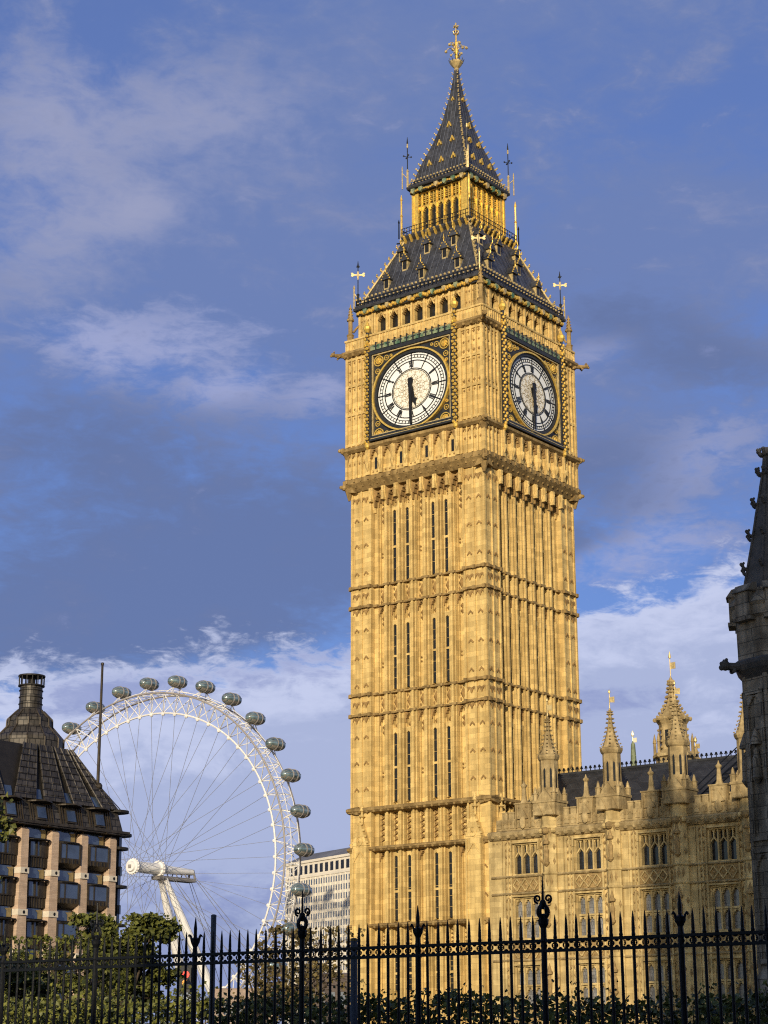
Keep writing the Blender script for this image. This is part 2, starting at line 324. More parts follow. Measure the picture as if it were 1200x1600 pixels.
for k in range(4):
    vis = k in (0, 1)
    # --- shaft panels and ribs
    m = tmb(k); q = tmb(k)
    Z0, Z1 = 0.6, 48.9
    for u in RIBS:
        m.box(u - 0.31, u + 0.31, 6.0, 6.50, Z0, Z1)
        m.box(u - 0.085, u + 0.085, 6.45, 6.82, Z0, Z1)
        for s in (-1, 1): m.box(u + s * 0.255 - 0.05, u + s * 0.255 + 0.05, 6.45, 6.68, Z0, Z1)
    for s in (-1, 1): m.box(s * 4.62 - 0.2, s * 4.62 + 0.2, 6.15, 6.55, Z0, Z1)
    if vis:
        for u in BAYS:
            for s in (-1, 1): m.box(u + s * 0.30 - 0.04, u + s * 0.30 + 0.04, 6.15, 6.32, Z0, Z1)
            # tracery heads and bosses at the top of every storey
            for zt in (48.4, 38.45, 29.1):
                h = 2.3 if zt > 45 else 1.9
                cusped_head(q, u, zt - h * 0.45, 0.37, h * 0.45, 6.15, 6.46)
                for j in range(3 if zt > 45 else 2): q.stud(u, 6.19, zt - h * (0.55 + 0.24 * j), 0.2, 0.24, 0.26)
            for zb in (38.6, 29.3):                       # carved panels in the bands between storeys
                m.box(u - 0.36, u + 0.36, 6.15, 6.25, zb, zb + 1.5)
                q.stud(u, 6.24, zb + 0.75, 0.30, 0.55, 0.26)
                for sx in (-1, 1):
                    for sz in (-1, 1): q.stud(u + sx * 0.22, 6.24, zb + 0.75 + sz * 0.5, 0.13, 0.2, 0.18)
            for zc in (43.5, 33.9, 24.6):                 # little quatrefoils half way up blind bays
                if abs(u) < 0.1 or abs(u) > 4:
                    for sx in (-1, 1):
                        for sz in (-1, 1): q.stud(u + sx * 0.15, 6.19, zc - 0.5 + sz * 0.16, 0.1, 0.12, 0.14)
            # lattice panels above the plinth
            for i in range(6):
                z = 18.5 + i * 0.45
                q.bar((u - 0.34, z), (u + 0.34, z + 0.45), 0.07, 6.15, 6.34); q.bar((u + 0.34, z), (u - 0.34, z + 0.45), 0.07, 6.15, 6.345)
                q.stud(u, 6.19, z + 0.225, 0.09, 0.1, 0.2)
            cusped_head(q, u, 16.9, 0.37, 0.75, 6.15, 6.46); cusped_head(q, u, 9.1, 0.37, 0.6, 6.15, 6.46)
            for i in range(5): q.stud(u, 6.19, 10.25 + 0.32 * i, 0.24, 0.13, 0.16)
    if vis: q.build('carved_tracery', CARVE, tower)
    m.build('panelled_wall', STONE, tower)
    # --- string courses, stepping round the ribs
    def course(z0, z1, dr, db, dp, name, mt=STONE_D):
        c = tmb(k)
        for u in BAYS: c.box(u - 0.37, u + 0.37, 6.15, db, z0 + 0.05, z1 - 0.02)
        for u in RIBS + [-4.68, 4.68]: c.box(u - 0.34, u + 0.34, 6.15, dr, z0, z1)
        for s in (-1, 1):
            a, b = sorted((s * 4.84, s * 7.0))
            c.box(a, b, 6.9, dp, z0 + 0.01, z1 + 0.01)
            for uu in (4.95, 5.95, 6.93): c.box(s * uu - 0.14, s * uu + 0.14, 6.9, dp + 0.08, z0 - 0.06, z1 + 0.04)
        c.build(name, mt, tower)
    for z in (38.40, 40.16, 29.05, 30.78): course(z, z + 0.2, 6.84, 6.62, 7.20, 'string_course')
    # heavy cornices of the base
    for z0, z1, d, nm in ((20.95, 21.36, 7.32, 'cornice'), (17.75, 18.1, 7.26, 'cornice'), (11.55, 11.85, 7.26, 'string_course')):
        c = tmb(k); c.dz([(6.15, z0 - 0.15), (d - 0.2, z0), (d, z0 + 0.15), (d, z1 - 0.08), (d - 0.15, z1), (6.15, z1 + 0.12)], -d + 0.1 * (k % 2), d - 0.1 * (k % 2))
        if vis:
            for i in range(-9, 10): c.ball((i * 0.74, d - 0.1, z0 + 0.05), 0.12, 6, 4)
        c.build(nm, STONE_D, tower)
    # --- slit windows
    if vis:
        for u in (BAYS[1], BAYS[2], BAYS[4], BAYS[5]):
            for z0, zm, z1 in ((40.5, 43.5, 46.7), (31.2, 33.95, 36.6), (21.75, 24.55, 27.35), (12.1, 14.4, 17.2), (6.6, 7.9, 9.2)):
                w = tmb(k); w.box(u - 0.15, u + 0.15, 6.1, 6.40, z0, z1); wo = w.build('slit_window', SLIT, tower)
                t = tmb(k); t.box(u - 0.2, u + 0.2, 6.1, 6.47, zm - 0.09, zm + 0.09)
                for s in (-1, 1): t.box(u + s * 0.215 - 0.045, u + s * 0.215 + 0.045, 6.1, 6.485, z0 - 0.1, z1)
                t.uz([(u - 0.255, z1 + 0.45), (u - 0.255, z1 - 0.02), (u - 0.17, z1 - 0.02), (u, z1 + 0.12), (u, z1 + 0.45)], 6.1, 6.49)
                t.uz([(u + 0.255, z1 + 0.45), (u + 0.255, z1 - 0.02), (u + 0.17, z1 - 0.02), (u, z1 + 0.12), (u, z1 + 0.45)], 6.1, 6.493)
                n = 3
                for i in range(1, 2 * n): zz = z0 + (z1 - z0) * i / (2 * n); t.box(u - 0.17, u + 0.17, 6.1, 6.43, zz - 0.012, zz + 0.012)
                t.build('window_frame', STONE, wo)
# --- corner piers
for k in range(4):
    m = tmb(k); q = tmb(k)
    m.box(4.84, 6.95, 4.84, 6.95, 0, 49.2)                # one pier per corner: core and its fillets on both outer faces
    for mm_d in (0, 1):
        def bx(u0, u1, d0, d1, z0, z1):
            if mm_d: m.box(d0, d1, u0, u1, z0, z1)
            else: m.box(u0, u1, d0, d1, z0, z1)
        for uu, w in ((4.93, 0.085), (5.9, 0.07), (6.93, 0.10)): bx(uu - w, uu + w, 6.9, 7.06 - 0.004 * mm_d, 0.3, 49.0)
        for zz in (46.2, 43.9, 41.4, 36.4, 34.0, 31.6, 27.2, 25.0, 22.8, 15.8, 13.6):
            for uc in (5.42, 6.42):
                for s in (-1, 1):
                    p = [(uc + s * 0.26, zz), (uc, zz + 0.27), (uc, zz + 0.12), (uc + s * 0.2, zz - 0.1)]
                    if mm_d: q.add([(6.94, a, b) for a, b in p] + [(7.03, a, b) for a, b in p], [(0, 1, 2, 3), (4, 5, 6, 7), (0, 1, 5, 4), (1, 2, 6, 5), (2, 3, 7, 6), (3, 0, 4, 7)])
                    else: q.uz(p, 6.94, 7.03)
        for zz in (48.0, 39.4, 38.0, 30.0, 28.7):
            for uc in (5.18, 5.66, 6.18, 6.66):
                for s in (-1, 1):
                    p = [(uc + s * 0.24, zz - 0.25), (uc + s * 0.24, zz + 0.2), (uc, zz + 0.32), (uc, zz + 0.18), (uc + s * 0.17, zz - 0.1)]
                    if mm_d: q._ext([(6.94, a, b) for a, b in p], [(7.04, a, b) for a, b in p])
                    else: q.uz(p, 6.94, 7.04)
    cp = m.build('corner_pier', STONE, tower); q.build('carved_heads', CARVE, cp)
    # gabled buttress at the foot of the pier
    b = tmb(k)
    for mm_d in (0, 1):
        sw = (lambda u, d, z: (d, u, z)) if mm_d else (lambda u, d, z: (u, d, z))
        q = MB(lambda u, d, z: face(k)(*sw(u, d, z)))
        q.box(5.0, 6.4, 6.8, 7.5, 0, 18.2); q.uz([(4.95, 18.2), (6.45, 18.2), (5.7, 20.2)], 6.8, 7.55)
        q.arc(5.7, 18.6, 0.36, 0.42, 0, 360, 0.12, 7.5, 7.6, 12); q.stud(5.7, 7.54, 18.6, 0.2, 0.24, 0.15)
        for j in range(4): q.ball((5.7 - 0.72 + 0.19 * j, 7.5, 18.45 + 0.5 * j), 0.12, 6, 4); q.ball((5.7 + 0.72 - 0.19 * j, 7.5, 18.45 + 0.5 * j), 0.12, 6, 4)
        q.lathe(5.7, 7.2, [(0.13, 20.0), (0.1, 20.5), (0.28, 20.6), (0.12, 20.75), (0.1, 21.0), (0.24, 21.1), (0.02, 21.7)], 6)
        for uu in (5.06, 6.34): q.box(uu - 0.07, uu + 0.07, 7.4, 7.6, 0, 18.0)
        for s in (-1, 1): q.bar((5.7 + s * 0.62, 16.9), (5.7, 17.7), 0.1, 7.45, 7.58)
        b.v += q.v and [] ; base = len(b.v); b.v += q.v; b.f += [tuple(i + base for i in f) for f in q.f]
    b.build('gabled_buttress', STONE, tower)

# --- clock stage
cs = MB(); cs.frus([(6.6, 48.8), (7.28, 49.7), (7.28, 61.9)]); cs.build('clock_stage_core', STONE, tower)
for k in range(4):
    vis = k in (0, 1)
    # corbelled hoods under the clock stage
    m = tmb(k); q = tmb(k)
    for u in RIBS + [-4.76, 4.76]:
        m.dz([(6.2, 46.6), (6.66, 46.8), (6.9, 47.6), (7.22, 48.3), (7.22, 48.95), (6.2, 48.95)], u - 0.2, u + 0.2)
        m.box(u - 0.12, u + 0.12, 6.9, 7.34, 47.7, 48.9); m.stud(u, 7.3, 48.5, 0.16, 0.2, 0.12)
    for u in BAYS:
        cusped_head(q, u, 47.3, 0.5, 1.5, 6.2, 6.98)
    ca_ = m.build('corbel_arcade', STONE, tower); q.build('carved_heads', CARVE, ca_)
    # sloping moulded cornice
    c = tmb(k); e = 0.06 * (k % 2)
    c.dz([(6.3, 48.75), (7.1, 48.9), (7.62, 49.55), (7.66, 49.9), (7.5, 50.02), (7.2, 50.1)], -7.5 + e, 7.5 - e)
    for i in range(-9, 10):
        c.ball((i * 0.78, 7.34, 49.28), 0.13, 6, 4)
        c.box(i * 0.78 - 0.1, i * 0.78 + 0.1, 7.6, 7.72, 49.62, 49.92)
    c.build('cornice', STONE_D, tower)
    # blind arcade with small windows under the dial
    a = tmb(k); q = tmb(k)
    if vis:
        for u in [b_ + PITCHB / 2 for b_ in BAYS] + [BAYS[0] - PITCHB / 2]:
            a.box(u - 0.22, u + 0.22, 7.2, 7.62, 50.05, 52.35); a.box(u - 0.09, u + 0.09, 7.6, 7.70, 50.9, 52.4)
            a.lathe(u, 7.66, [(0.02, 50.35), (0.17, 50.75), (0.2, 51.0), (0.14, 51.1)], 6)
            a.lathe(u, 7.62, [(0.08, 51.1), (0.12, 51.7), (0.06, 51.9), (0.09, 52.0), (0.02, 52.15)], 6)
        for u in BAYS:
            cusped_head(q, u, 51.55, 0.47, 0.85, 7.2, 7.56); a.box(u - 0.47, u + 0.47, 7.2, 7.40, 50.05, 50.5)
            for s in (-1, 1): q.stud(u + s * 0.22, 7.38, 50.28, 0.14, 0.14, 0.12)
    ba_ = a.build('blind_arcade', STONE, tower)
    if vis: q.build('carved_heads', CARVE, ba_)
    if vis:
        for i, u in enumerate(BAYS):
            if i % 2 == 0: w = tmb(k); w.box(u - 0.13, u + 0.13, 7.2, 7.31, 50.55, 51.6); w.build('slit_window', SLIT, tower)
    c = tmb(k); c.dz([(7.0, 52.3), (7.5, 52.4), (7.74, 52.6), (7.74, 52.82), (7.5, 52.95), (7.0, 53.0)], -7.6 + e, 7.6 - e); c.build('string_course', STONE_D, tower)
    # panelled piers either side of the dial
    for s in (-1, 1):
        p = tmb(k); q = tmb(k)
        for uu, w in ((5.08, 0.1), (5.62, 0.05), (6.17, 0.09), (6.72, 0.05), (7.26, 0.12)): p.box(s * uu - w, s * uu + w, 7.2, 7.44, 50.1, 61.4)
        for z in (53.1, 55.9, 58.6, 61.1): p.box(*sorted((s * 5.0, s * 7.3)), 7.2, 7.40, z, z + 0.22)
        if vis:
            for z in (56.2, 58.9, 60.6):
                for j in range(4): q.stud(s * (5.36 + 0.53 * j), 7.27, z + 0.3, 0.17, 0.22, 0.16); q.stud(s * (5.36 + 0.53 * j), 7.27, z - 0.55, 0.13, 0.16, 0.14)
            for j in range(4):
                u = s * (5.36 + 0.53 * j); arch(q, u, 52.0, 0.2, 0.3, 7.2, 7.42, 0.07); q.stud(u, 7.27, 51.4, 0.15, 0.2, 0.13)
        pp_ = p.build('pier_panels', STONE, tower)
        if vis: q.build('carved_panels', CARVE, pp_)
    # parapet over the dial
    c = tmb(k); c.dz([(7.0, 61.35), (7.45, 61.45), (7.75, 61.75), (7.75, 61.95), (7.0, 62.0)], -7.6 + e, 7.6 - e)
    if vis:
        for i in range(-9, 10): c.ball((i * 0.8, 7.62, 61.55), 0.13, 6, 4)
    c.build('cornice', STONE_D, tower)
    b = tmb(k); b.box(-7.35 + e, 7.35 - e, 7.1, 7.42, 61.98, 62.95); b.box(-7.45 + e, 7.45 - e, 7.08, 7.52, 62.93, 63.1)
    if vis:
        n = 46
        for i in range(n + 1):
            u = -7.3 + 14.6 * i / n
            if i % 7 == 3: b.stud(u, 7.4, 62.45, 0.22, 0.4, 0.16)
            else: b.box(u - 0.055, u + 0.055, 7.4, 7.5, 62.05, 62.9)
    b.build('parapet', STONE, tower)

# --- dials
def dial(k):
    mb = lambda: tmb(k)
    C, KX = 56.95, 1.115
    f = mb(); f.box(-4.42, 4.42, 7.2, 7.50, 53.0, 61.3)
    fr = f.build('clock_face', DIRON, tower)
    b = mb()
    for z0, z1 in ((53.0, 53.42), (61.0, 61.32)): b.box(-4.5, 4.5, 7.3, 7.80, z0, z1)
    for s in (-1, 1): b.box(*sorted((s * 4.26, s * 4.5)), 7.3, 7.78, 53.42, 61.0)
    b.build('dial_frame', DIRON, fr)
    g = mb()
    for z in (53.5, 60.92): g.box(-4.2, 4.2, 7.48, 7.70, z - 0.05, z + 0.05)
    for s in (-1, 1): g.box(s * 4.17 - 0.05, s * 4.17 + 0.05, 7.48, 7.705, 53.5, 60.92)
    g.box(-4.3, 4.3, 7.78, 7.82, 53.16, 53.22)
    g.build('gilt_moulding', GOLDW, fr)
    for su in (-1, 1):
        for sz in (-1, 1):
            g = mb(); u, z = su * 3.55, C + sz * 3.38
            for q in range(8):
                a = q * math.pi / 4; g.ball((u + 0.24 * math.cos(a), 7.56, z + 0.22 * math.sin(a)), 0.13, 6, 4)
            g.ball((u, 7.6, z), 0.17, 6, 4)
            g.arc(u, z, 0.52, 0.50, 0, 360, 0.08, 7.48, 7.6, 16)
            for du, dz_, r in ((-0.85 * su, 0.12 * sz, 0.26), (0.12 * su, -0.95 * sz, 0.26), (-1.35 * su, 0.22 * sz, 0.15), (0.2 * su, -1.5 * sz, 0.15)):
                g.arc(u + du, z + dz_, r, r, 0, 360, 0.06, 7.48, 7.58, 10); g.ball((u + du, 7.54, z + dz_), r * 0.35, 5, 4)
            g.build('gilt_spandrel', GOLD, fr)
    g = mb(); g.arc(0, C, 3.73 * KX, 3.73, 0, 360, 0.16, 7.45, 7.80, 64); g.build('gilt_rim', GOLD, fr)
    g = mb(); g.arc(0, C, 3.58 * KX, 3.58, 0, 360, 0.30, 7.45, 7.66, 64); g.build('dark_rim', DIRON, fr)
    P = lambda r, a: (KX * r * math.sin(R_(a)), C + r * math.cos(R_(a)))
    w = mb(); w.uz([P(3.34, i * 5) for i in range(72)], 7.45, 7.53); w.build('dial_glass', OPAL, fr)
    w = mb(); w.uz([P(1.82, i * 5) for i in range(72)], 7.45, 7.545); w.build('dial_centre_glass', OPALC, fr)
    r = mb()
    for rr, t in ((3.30, 0.05), (3.12, 0.05), (2.86, 0.05), (2.62, 0.085), (1.90, 0.085), (1.77, 0.05)): r.arc(0, C, rr * KX, rr, 0, 360, t, 7.5, 7.572, 72)
    for i in range(60):
        a = i * 6
        if i % 5: r.bar(P(2.86, a), P(3.12, a), 0.055, 7.5, 7.573)
        else: r.bar(P(1.9, a + 0.0), P(3.32, a), 0.05, 7.5, 7.574); r.bar(P(2.62, a), P(3.32, a), 0.10, 7.5, 7.575)
    r.build('minute_ring', BLACK, fr)
    r = mb()
    for n, s in enumerate('XII I II III IIII V VI VII VIII IX X XI'.split()):
        wid = {'I': 1.0, 'V': 1.9, 'X': 1.9}; tot = sum(wid[c] for c in s); sc_ = 2.9; x = -tot / 2; a0 = n * 30
        for c in s:
            xc = (x + wid[c] / 2) * sc_; x += wid[c]; h = wid[c] * sc_ * 0.36
            if c == 'I': r.bar(P(1.98, a0 + xc), P(2.58, a0 + xc), 0.075, 7.5, 7.58)
            if c == 'V': r.bar(P(2.03, a0 + xc), P(2.52, a0 + xc - h), 0.085, 7.5, 7.58); r.bar(P(2.03, a0 + xc), P(2.52, a0 + xc + h), 0.05, 7.5, 7.581)
            if c == 'X': r.bar(P(2.03, a0 + xc + h), P(2.52, a0 + xc - h), 0.085, 7.5, 7.58); r.bar(P(2.03, a0 + xc - h), P(2.52, a0 + xc + h), 0.05, 7.5, 7.581)
    r.build('numerals', DIRON, fr)
    r = mb()
    for rr in (0.55, 0.95, 1.33):
        for i in range(12):
            cx, cz = P(rr, i * 30 + (15 if rr == 0.95 else 0)); r.arc(cx, cz, 0.36 * KX, 0.36, 0, 360, 0.026, 7.52, 7.56, 10)
    for i in range(24): r.bar(P(1.45, i * 15), P(1.77, i * 15), 0.03, 7.52, 7.562)
    r.build('centre_tracery', BRONZEL, fr)
    h = mb()
    hp = lambda l, s: (KX * l * math.sin(R_(165)) + s * math.cos(R_(165)), C + l * math.cos(R_(165)) - s * math.sin(R_(165)))
    h.uz([hp(-0.55, -0.12), hp(-0.5, -0.2), hp(0, -0.22), hp(0.7, -0.14), hp(0.95, -0.13), hp(1.1, -0.34), hp(1.25, -0.14), hp(1.75, 0), hp(1.25, 0.14), hp(1.1, 0.34), hp(0.95, 0.13), hp(0.7, 0.14), hp(0, 0.22), hp(-0.5, 0.2), hp(-0.55, 0.12)], 7.60, 7.68)
    h.build('hour_hand', BLACK, fr)
    h = mb()
    h.uz([(-0.11, C + 1.0), (-0.26, C + 0.92), (-0.22, C + 0.55), (-0.13, C + 0.3), (-0.2, C), (-0.15, C - 0.9), (-0.11, C - 3.1), (0, C - 3.28), (0.11, C - 3.1), (0.15, C - 0.9), (0.2, C), (0.13, C + 0.3), (0.22, C + 0.55), (0.26, C + 0.92), (0.11, C + 1.0)], 7.70, 7.78)
    h.lathe(0, 0, [], 6) if False else None
    h.build('minute_hand', BLACK, fr)
    # shields over the dial
    s = mb(); s.box(-4.5, 4.5, 7.3, 7.56, 61.32, 61.48); sb = s.build('shield_band', DIRON, tower)
    s = mb()
    for i in range(-6, 7): s.box(i * 0.68 - 0.26, i * 0.68 + 0.26, 7.5, 7.76, 61.4, 61.86)
    s.build('enamel_panels', GREEN, sb)
    s = mb()
    for i in range(-6, 6): s.box(i * 0.68 + 0.29, i * 0.68 + 0.39, 7.5, 7.80, 61.3, 62.1); s.box(i * 0.68 + 0.12, i * 0.68 + 0.56, 7.5, 7.79, 61.66, 61.76)
    s.build('iron_crosses', DIRON, sb)
for k in range(4): dial(k)
# beaded gilt shafts framing the dials
for k in range(4):
    for s in (-1, 1):
        g = tmb(k); u = s * 4.72
        g.lathe(u, 7.72, [(0.14, 52.6), (0.14, 63.4)], 8); col = g.build('beaded_shaft', DIRON, tower)
        g = tmb(k)
        if k in (0, 1):
            for i in range(34):
                z = 52.95 + i * 0.30
                g.ball((u - 0.11 + 0.22 * (i % 2), 7.88, z), 0.15, 6, 4)
                g.ball((u + 0.16 - 0.32 * (i % 2), 7.74, z + 0.05), 0.10, 6, 4)
        g.lathe(u, 7.72, [(0.02, 52.3), (0.2, 52.5), (0.24, 52.7), (0.16, 52.9)], 8)
        g.lathe(u, 7.72, [(0.17, 61.9), (0.27, 62.05), (0.17, 62.2)], 8)
        g.lathe(u, 7.72, [(0.16, 63.2), (0.34, 63.5), (0.36, 63.75), (0.2, 63.9), (0.14, 64.1), (0.03, 64.35)], 8)
        g.build('gilt_beads', GOLD, col)

# --- belfry
bf = MB(); bf.frus([(6.0, 62.9), (6.0, 65.6)]); bf.build('belfry_core', SLIT, tower)
for k in range(4):
    m = tmb(k); q = tmb(k)
    for u in RIBS + [-4.76, 4.76]:
        m.box(u - 0.24, u + 0.24, 5.9, 6.42, 63.0, 65.55); m.box(u - 0.09, u + 0.09, 6.35, 6.56, 63.0, 65.6)
        if k in (0, 1): m.ball((u, 6.6, 63.5), 0.11, 6, 4)
    for u in BAYS:
        cusped_head(q, u, 64.75, 0.42, 0.5, 6.05, 6.35); m.box(u - 0.42, u + 0.42, 5.9, 6.4, 65.2, 65.55)
        m.dz([(5.9, 63.0), (6.6, 63.0), (6.2, 63.1), (5.9, 63.1)], u - 0.4, u + 0.4)
        arch(m, u, 64.8, 0.4, 0.7, 6.35, 6.5, 0.09)
    for s in (-1, 1):
        a, b = sorted((s * 4.9, s * 6.5)); m.box(a, b, 5.9, 6.5, 63.0, 65.6)
        for uu, w in ((5.0, .1), (5.72, .06), (6.44, .12)): m.box(s * uu - w, s * uu + w, 6.4, 6.62, 63.0, 65.55)
        for z in (64.0, 65.0):
            for uu in (5.2, 5.52, 5.9, 6.24): q.stud(s * uu, 6.49, z, 0.13, 0.17, 0.1)
    be_ = m.build('belfry_arcade', STONE, tower); q.build('carved_heads', CARVE, be_)
    f = tmb(k); e = 0.04 * (k % 2)
    f.box(-6.72 + e, 6.72 - e, 6.2, 6.74, 65.55, 66.02); fz = f.build('eave_frieze', DIRON, tower)
    if k in (0, 1):
        g = tmb(k)
        for i in range(60):
            u = -6.5 + 13.0 * i / 59; g.ball((u, 6.80, 65.66 + 0.24 * random.random()), 0.15 + 0.05 * random.random(), 5, 4)
        g.build('gilt_leaf_carving', GOLD, fz)
        for i in range(10):
            u = -5.6 + 11.2 * i / 9
            g = tmb(k); g.uz([(u - .19, 65.98), (u + .19, 65.98), (u + .19, 65.74), (u, 65.5), (u - .19, 65.74)], 6.75, 7.0)
            g.build('shield', GREEN if i % 5 in (0, 1, 3) else GOLDW, fz)
    f = tmb(k); f.dz([(6.3, 65.98), (6.95, 66.06), (7.0, 66.22), (6.7, 66.5), (6.2, 66.5)], -6.9 + e, 6.9 - e); f.build('gutter', SLATE, tower)
    r = tmb(k)
    n = 30
    for i in range(n + 1): u = -6.7 + 13.4 * i / n; r.box(u - 0.03, u + 0.03, 6.74, 6.79, 66.4, 67.05)
    for z in (66.62, 66.9): r.box(-6.75 + e, 6.75 - e, 6.745, 6.785, z, z + 0.06)
    rl = r.build('roof_railing', IRON, tower)
    if k in (0, 1):
        g = tmb(k)
        for i in range(n + 1):
            u = -6.7 + 13.4 * i / n; g.ball((u, 6.77, 67.14), 0.12, 5, 4); g.ball((u + 0.22, 6.8, 66.75), 0.085, 5, 4)
        g.build('gilt_studs', GOLDW, rl)

# --- lower roof
roof = MB(); LR = [(6.55, 66.4), (5.55, 68.6), (5.02, 69.75), (4.42, 71.1), (3.95, 72.2), (3.5, 73.25)]
roof.frus([(w, z) for w, z in LR]); rf = roof.build('lower_roof', SLATE, tower)
def wroof(z):
    for (w0, z0), (w1, z1) in zip(LR, LR[1:]):
        if z <= z1: return w0 + (w1 - w0) * (z - z0) / (z1 - z0)
    return LR[-1][0]
for k in range(4):
    m = tmb(k)                                            # standing seams
    for i in range(-8, 9):
        u = i * 0.72
        for (w0, z0), (w1, z1) in zip(LR, LR[1:]):
            if abs(u) < w1 - 0.05: m.add([(u - .035, w0 + .05, z0), (u + .035, w0 + .05, z0), (u + .035, w1 + .05, z1), (u - .035, w1 + .05, z1)], [(0, 1, 2, 3)])
    m.build('standing_seams', SEAM, rf)
    if k in (0, 1):
        for us, zz in (((-4.0, -1.1, 1.1, 4.0)[0:0], 0), ((-3.9, 0.0, 3.9), 67.7), ((-2.4, 2.0), 69.4), ((-3.2, -0.35, 2.6), 70.7)):
            for u in us:
                d0 = wroof(zz); d1 = wroof(zz + 1.7)
                m = tmb(k); m.box(u - 0.3, u + 0.3, d1 - 0.2, d0 - 0.02, zz + 0.05, zz + 1.0); dm = m.build('dormer', GOLDW, rf)
                m = tmb(k); m.box(u - 0.2, u + 0.2, d0 - 0.1, d0 + 0.012, zz + 0.2, zz + 0.95); m.build('dormer_opening', SLIT, dm)
                m = tmb(k); m.uz([(u - 0.46, zz + 0.98), (u + 0.46, zz + 0.98), (u + 0.1, zz + 1.55), (u, zz + 1.7), (u - 0.1, zz + 1.55)], d1 - 0.3, d0 + 0.16); m.build('dormer_gable', SLATE, dm)
                m = tmb(k)
                for j in range(3):
                    for s in (-1, 1): m.ball((u + s * (0.44 - 0.14 * j), d0 + 0.12, zz + 1.05 + 0.24 * j), 0.085, 5, 4)
                m.lathe(u, d0 + 0.1, [(0.05, zz + 1.6), (0.04, zz + 1.9), (0.12, zz + 2.0), (0.04, zz + 2.1), (0.01, zz + 2.4)], 5)
                m.build('gilt_crockets', GOLD, dm)
    m = tmb(k)                                            # gilt hip crockets
    n = 11
    for i in range(n):
        z = 67.1 + (73.0 - 67.1) * i / (n - 1); w = wroof(z) + 0.1
        for dx, dy, dz_, r_ in ((0.05, .05, .0, .12), (.14, .14, .12, .12), (.22, .08, .24, .08), (.08, .22, .24, .08)): m.ball((w + dx, w + dy, z + dz_), r_, 6, 4)
    m.build('hip_crockets', GOLDW, rf)
    m = tmb(k)
    m.tube((6.56, 6.56, 66.45), (3.52, 3.52, 73.3), 0.1, 0.1, 6); m.build('hip_roll', GOLDW, rf)
    # corner vane on the gutter
    w_ = 6.62
    m = tmb(k); m.lathe(w_, w_, [(0.13, 66.3), (0.12, 67.6), (0.17, 67.7), (0.05, 67.8), (0.05, 70.3), (0.1, 70.4), (0.02, 71.0)], 6)
    m.box(w_ - 0.02, w_ + 0.02, w_ - 0.2, w_ + 0.2, 70.42, 70.48); m.box(w_ - .2, w_ + .2, w_ - .02, w_ + .02, 70.42, 70.48); pv = m.build('weather_vane', DIRON, tower)
    m = tmb(k); c_, s_ = math.cos(R_(-37)), math.sin(R_(-37))
    m2 = MB()                                             # banner turned to the wind, gilded
    bp = [(-.34, 69.56), (-.5, 69.44), (-.64, 69.52), (-.58, 69.66), (-.66, 69.82), (-.5, 69.86), (-.36, 69.70), (-.09, 69.68), (-.06, 69.98), (.06, 69.98), (.09, 69.68), (.36, 69.70), (.5, 69.86), (.66, 69.82), (.58, 69.66), (.64, 69.52), (.5, 69.44), (.34, 69.56), (.1, 69.56), (.05, 69.15), (-.05, 69.15), (-.1, 69.56)]
    fx, fy, _ = face(k)(w_, w_, 0); hx, hy = math.cos(-TH), math.sin(-TH)
    m2._ext([(fx + a * hx + .03 * hy, fy + a * hy - .03 * hx, b) for a, b in bp], [(fx + a * hx - .03 * hy, fy + a * hy + .03 * hx, b) for a, b in bp])
    m2.lathe(fx, fy, [(0.1, 66.5), (0.09, 67.5)], 6); m2.build('gilt_cross', GOLDW, pv)
    m = tmb(k); m.lathe(w_ + .25, w_ + .25, [(0.07, 66.2), (0.07, 68.2), (0.12, 68.3), (0.02, 68.6)], 6); m.tube((w_, w_, 67.3), (w_ + .25, w_ + .25, 67.8), .05); m.build('corner_pin', GOLDW, tower)

# --- pinnacles and gargoyles at the corners of the clock stage
for k in range(4):
    c_ = 7.1
    m = tmb(k); m.lathe(c_, c_, [(0.30, 62.9), (0.30, 63.6), (0.36, 63.7), (0.2, 63.85), (0.2, 65.0), (0.34, 65.1), (0.34, 65.25), (0.22, 65.3), (0.03, 66.7)], 8)
    for j in range(4):
        for q in range(4): a = q * math.pi / 2; r_ = 0.26 - .045 * j; m.ball((c_ + r_ * math.cos(a), c_ + r_ * math.sin(a), 65.4 + .3 * j), .07, 5, 4)
    pts = [(c_ - .18 - .55 * t, c_ - .18 - .55 * t, 64.0 + .75 * math.sin(t * 1.57)) for t in [i / 6 for i in range(7)]]
    m.path(pts, 0.11, 6); m.build('corner_pinnacle', STONE_D, tower)
    m = tmb(k)
    pts = [(7.3, 7.3, 61.75), (7.75, 7.75, 61.7), (8.1, 8.1, 61.72)]
    m.path(pts, 0.24, 7, 0.16); m.ball((8.2, 8.2, 61.78), .22, 7, 5); m.ball((8.32, 8.32, 61.66), .13, 6, 4)
    for s in (-1, 1): m.ball((8.15 + .12 * s, 8.15 - .12 * s, 62.0), .08, 5, 4); m.tube((7.7 + .1 * s, 7.7 - .1 * s, 61.7), (7.95 + .15 * s, 7.95 - .15 * s, 61.4), .07)
    m.build('gargoyle', STONE_D, tower)
    for z, d in ((52.75, 7.6), (49.4, 7.5)):
        m = tmb(k); m.ball((d - .05, d - .05, z), .3, 7, 5); m.ball((d + .16, d + .16, z + .02), .18, 6, 4); m.lathe(d - .35, d - .35, [(.1, z - 1.2), (.25, z - .7), (.42, z - .2)], 8); m.build('carved_corbel', STONE_D, tower)

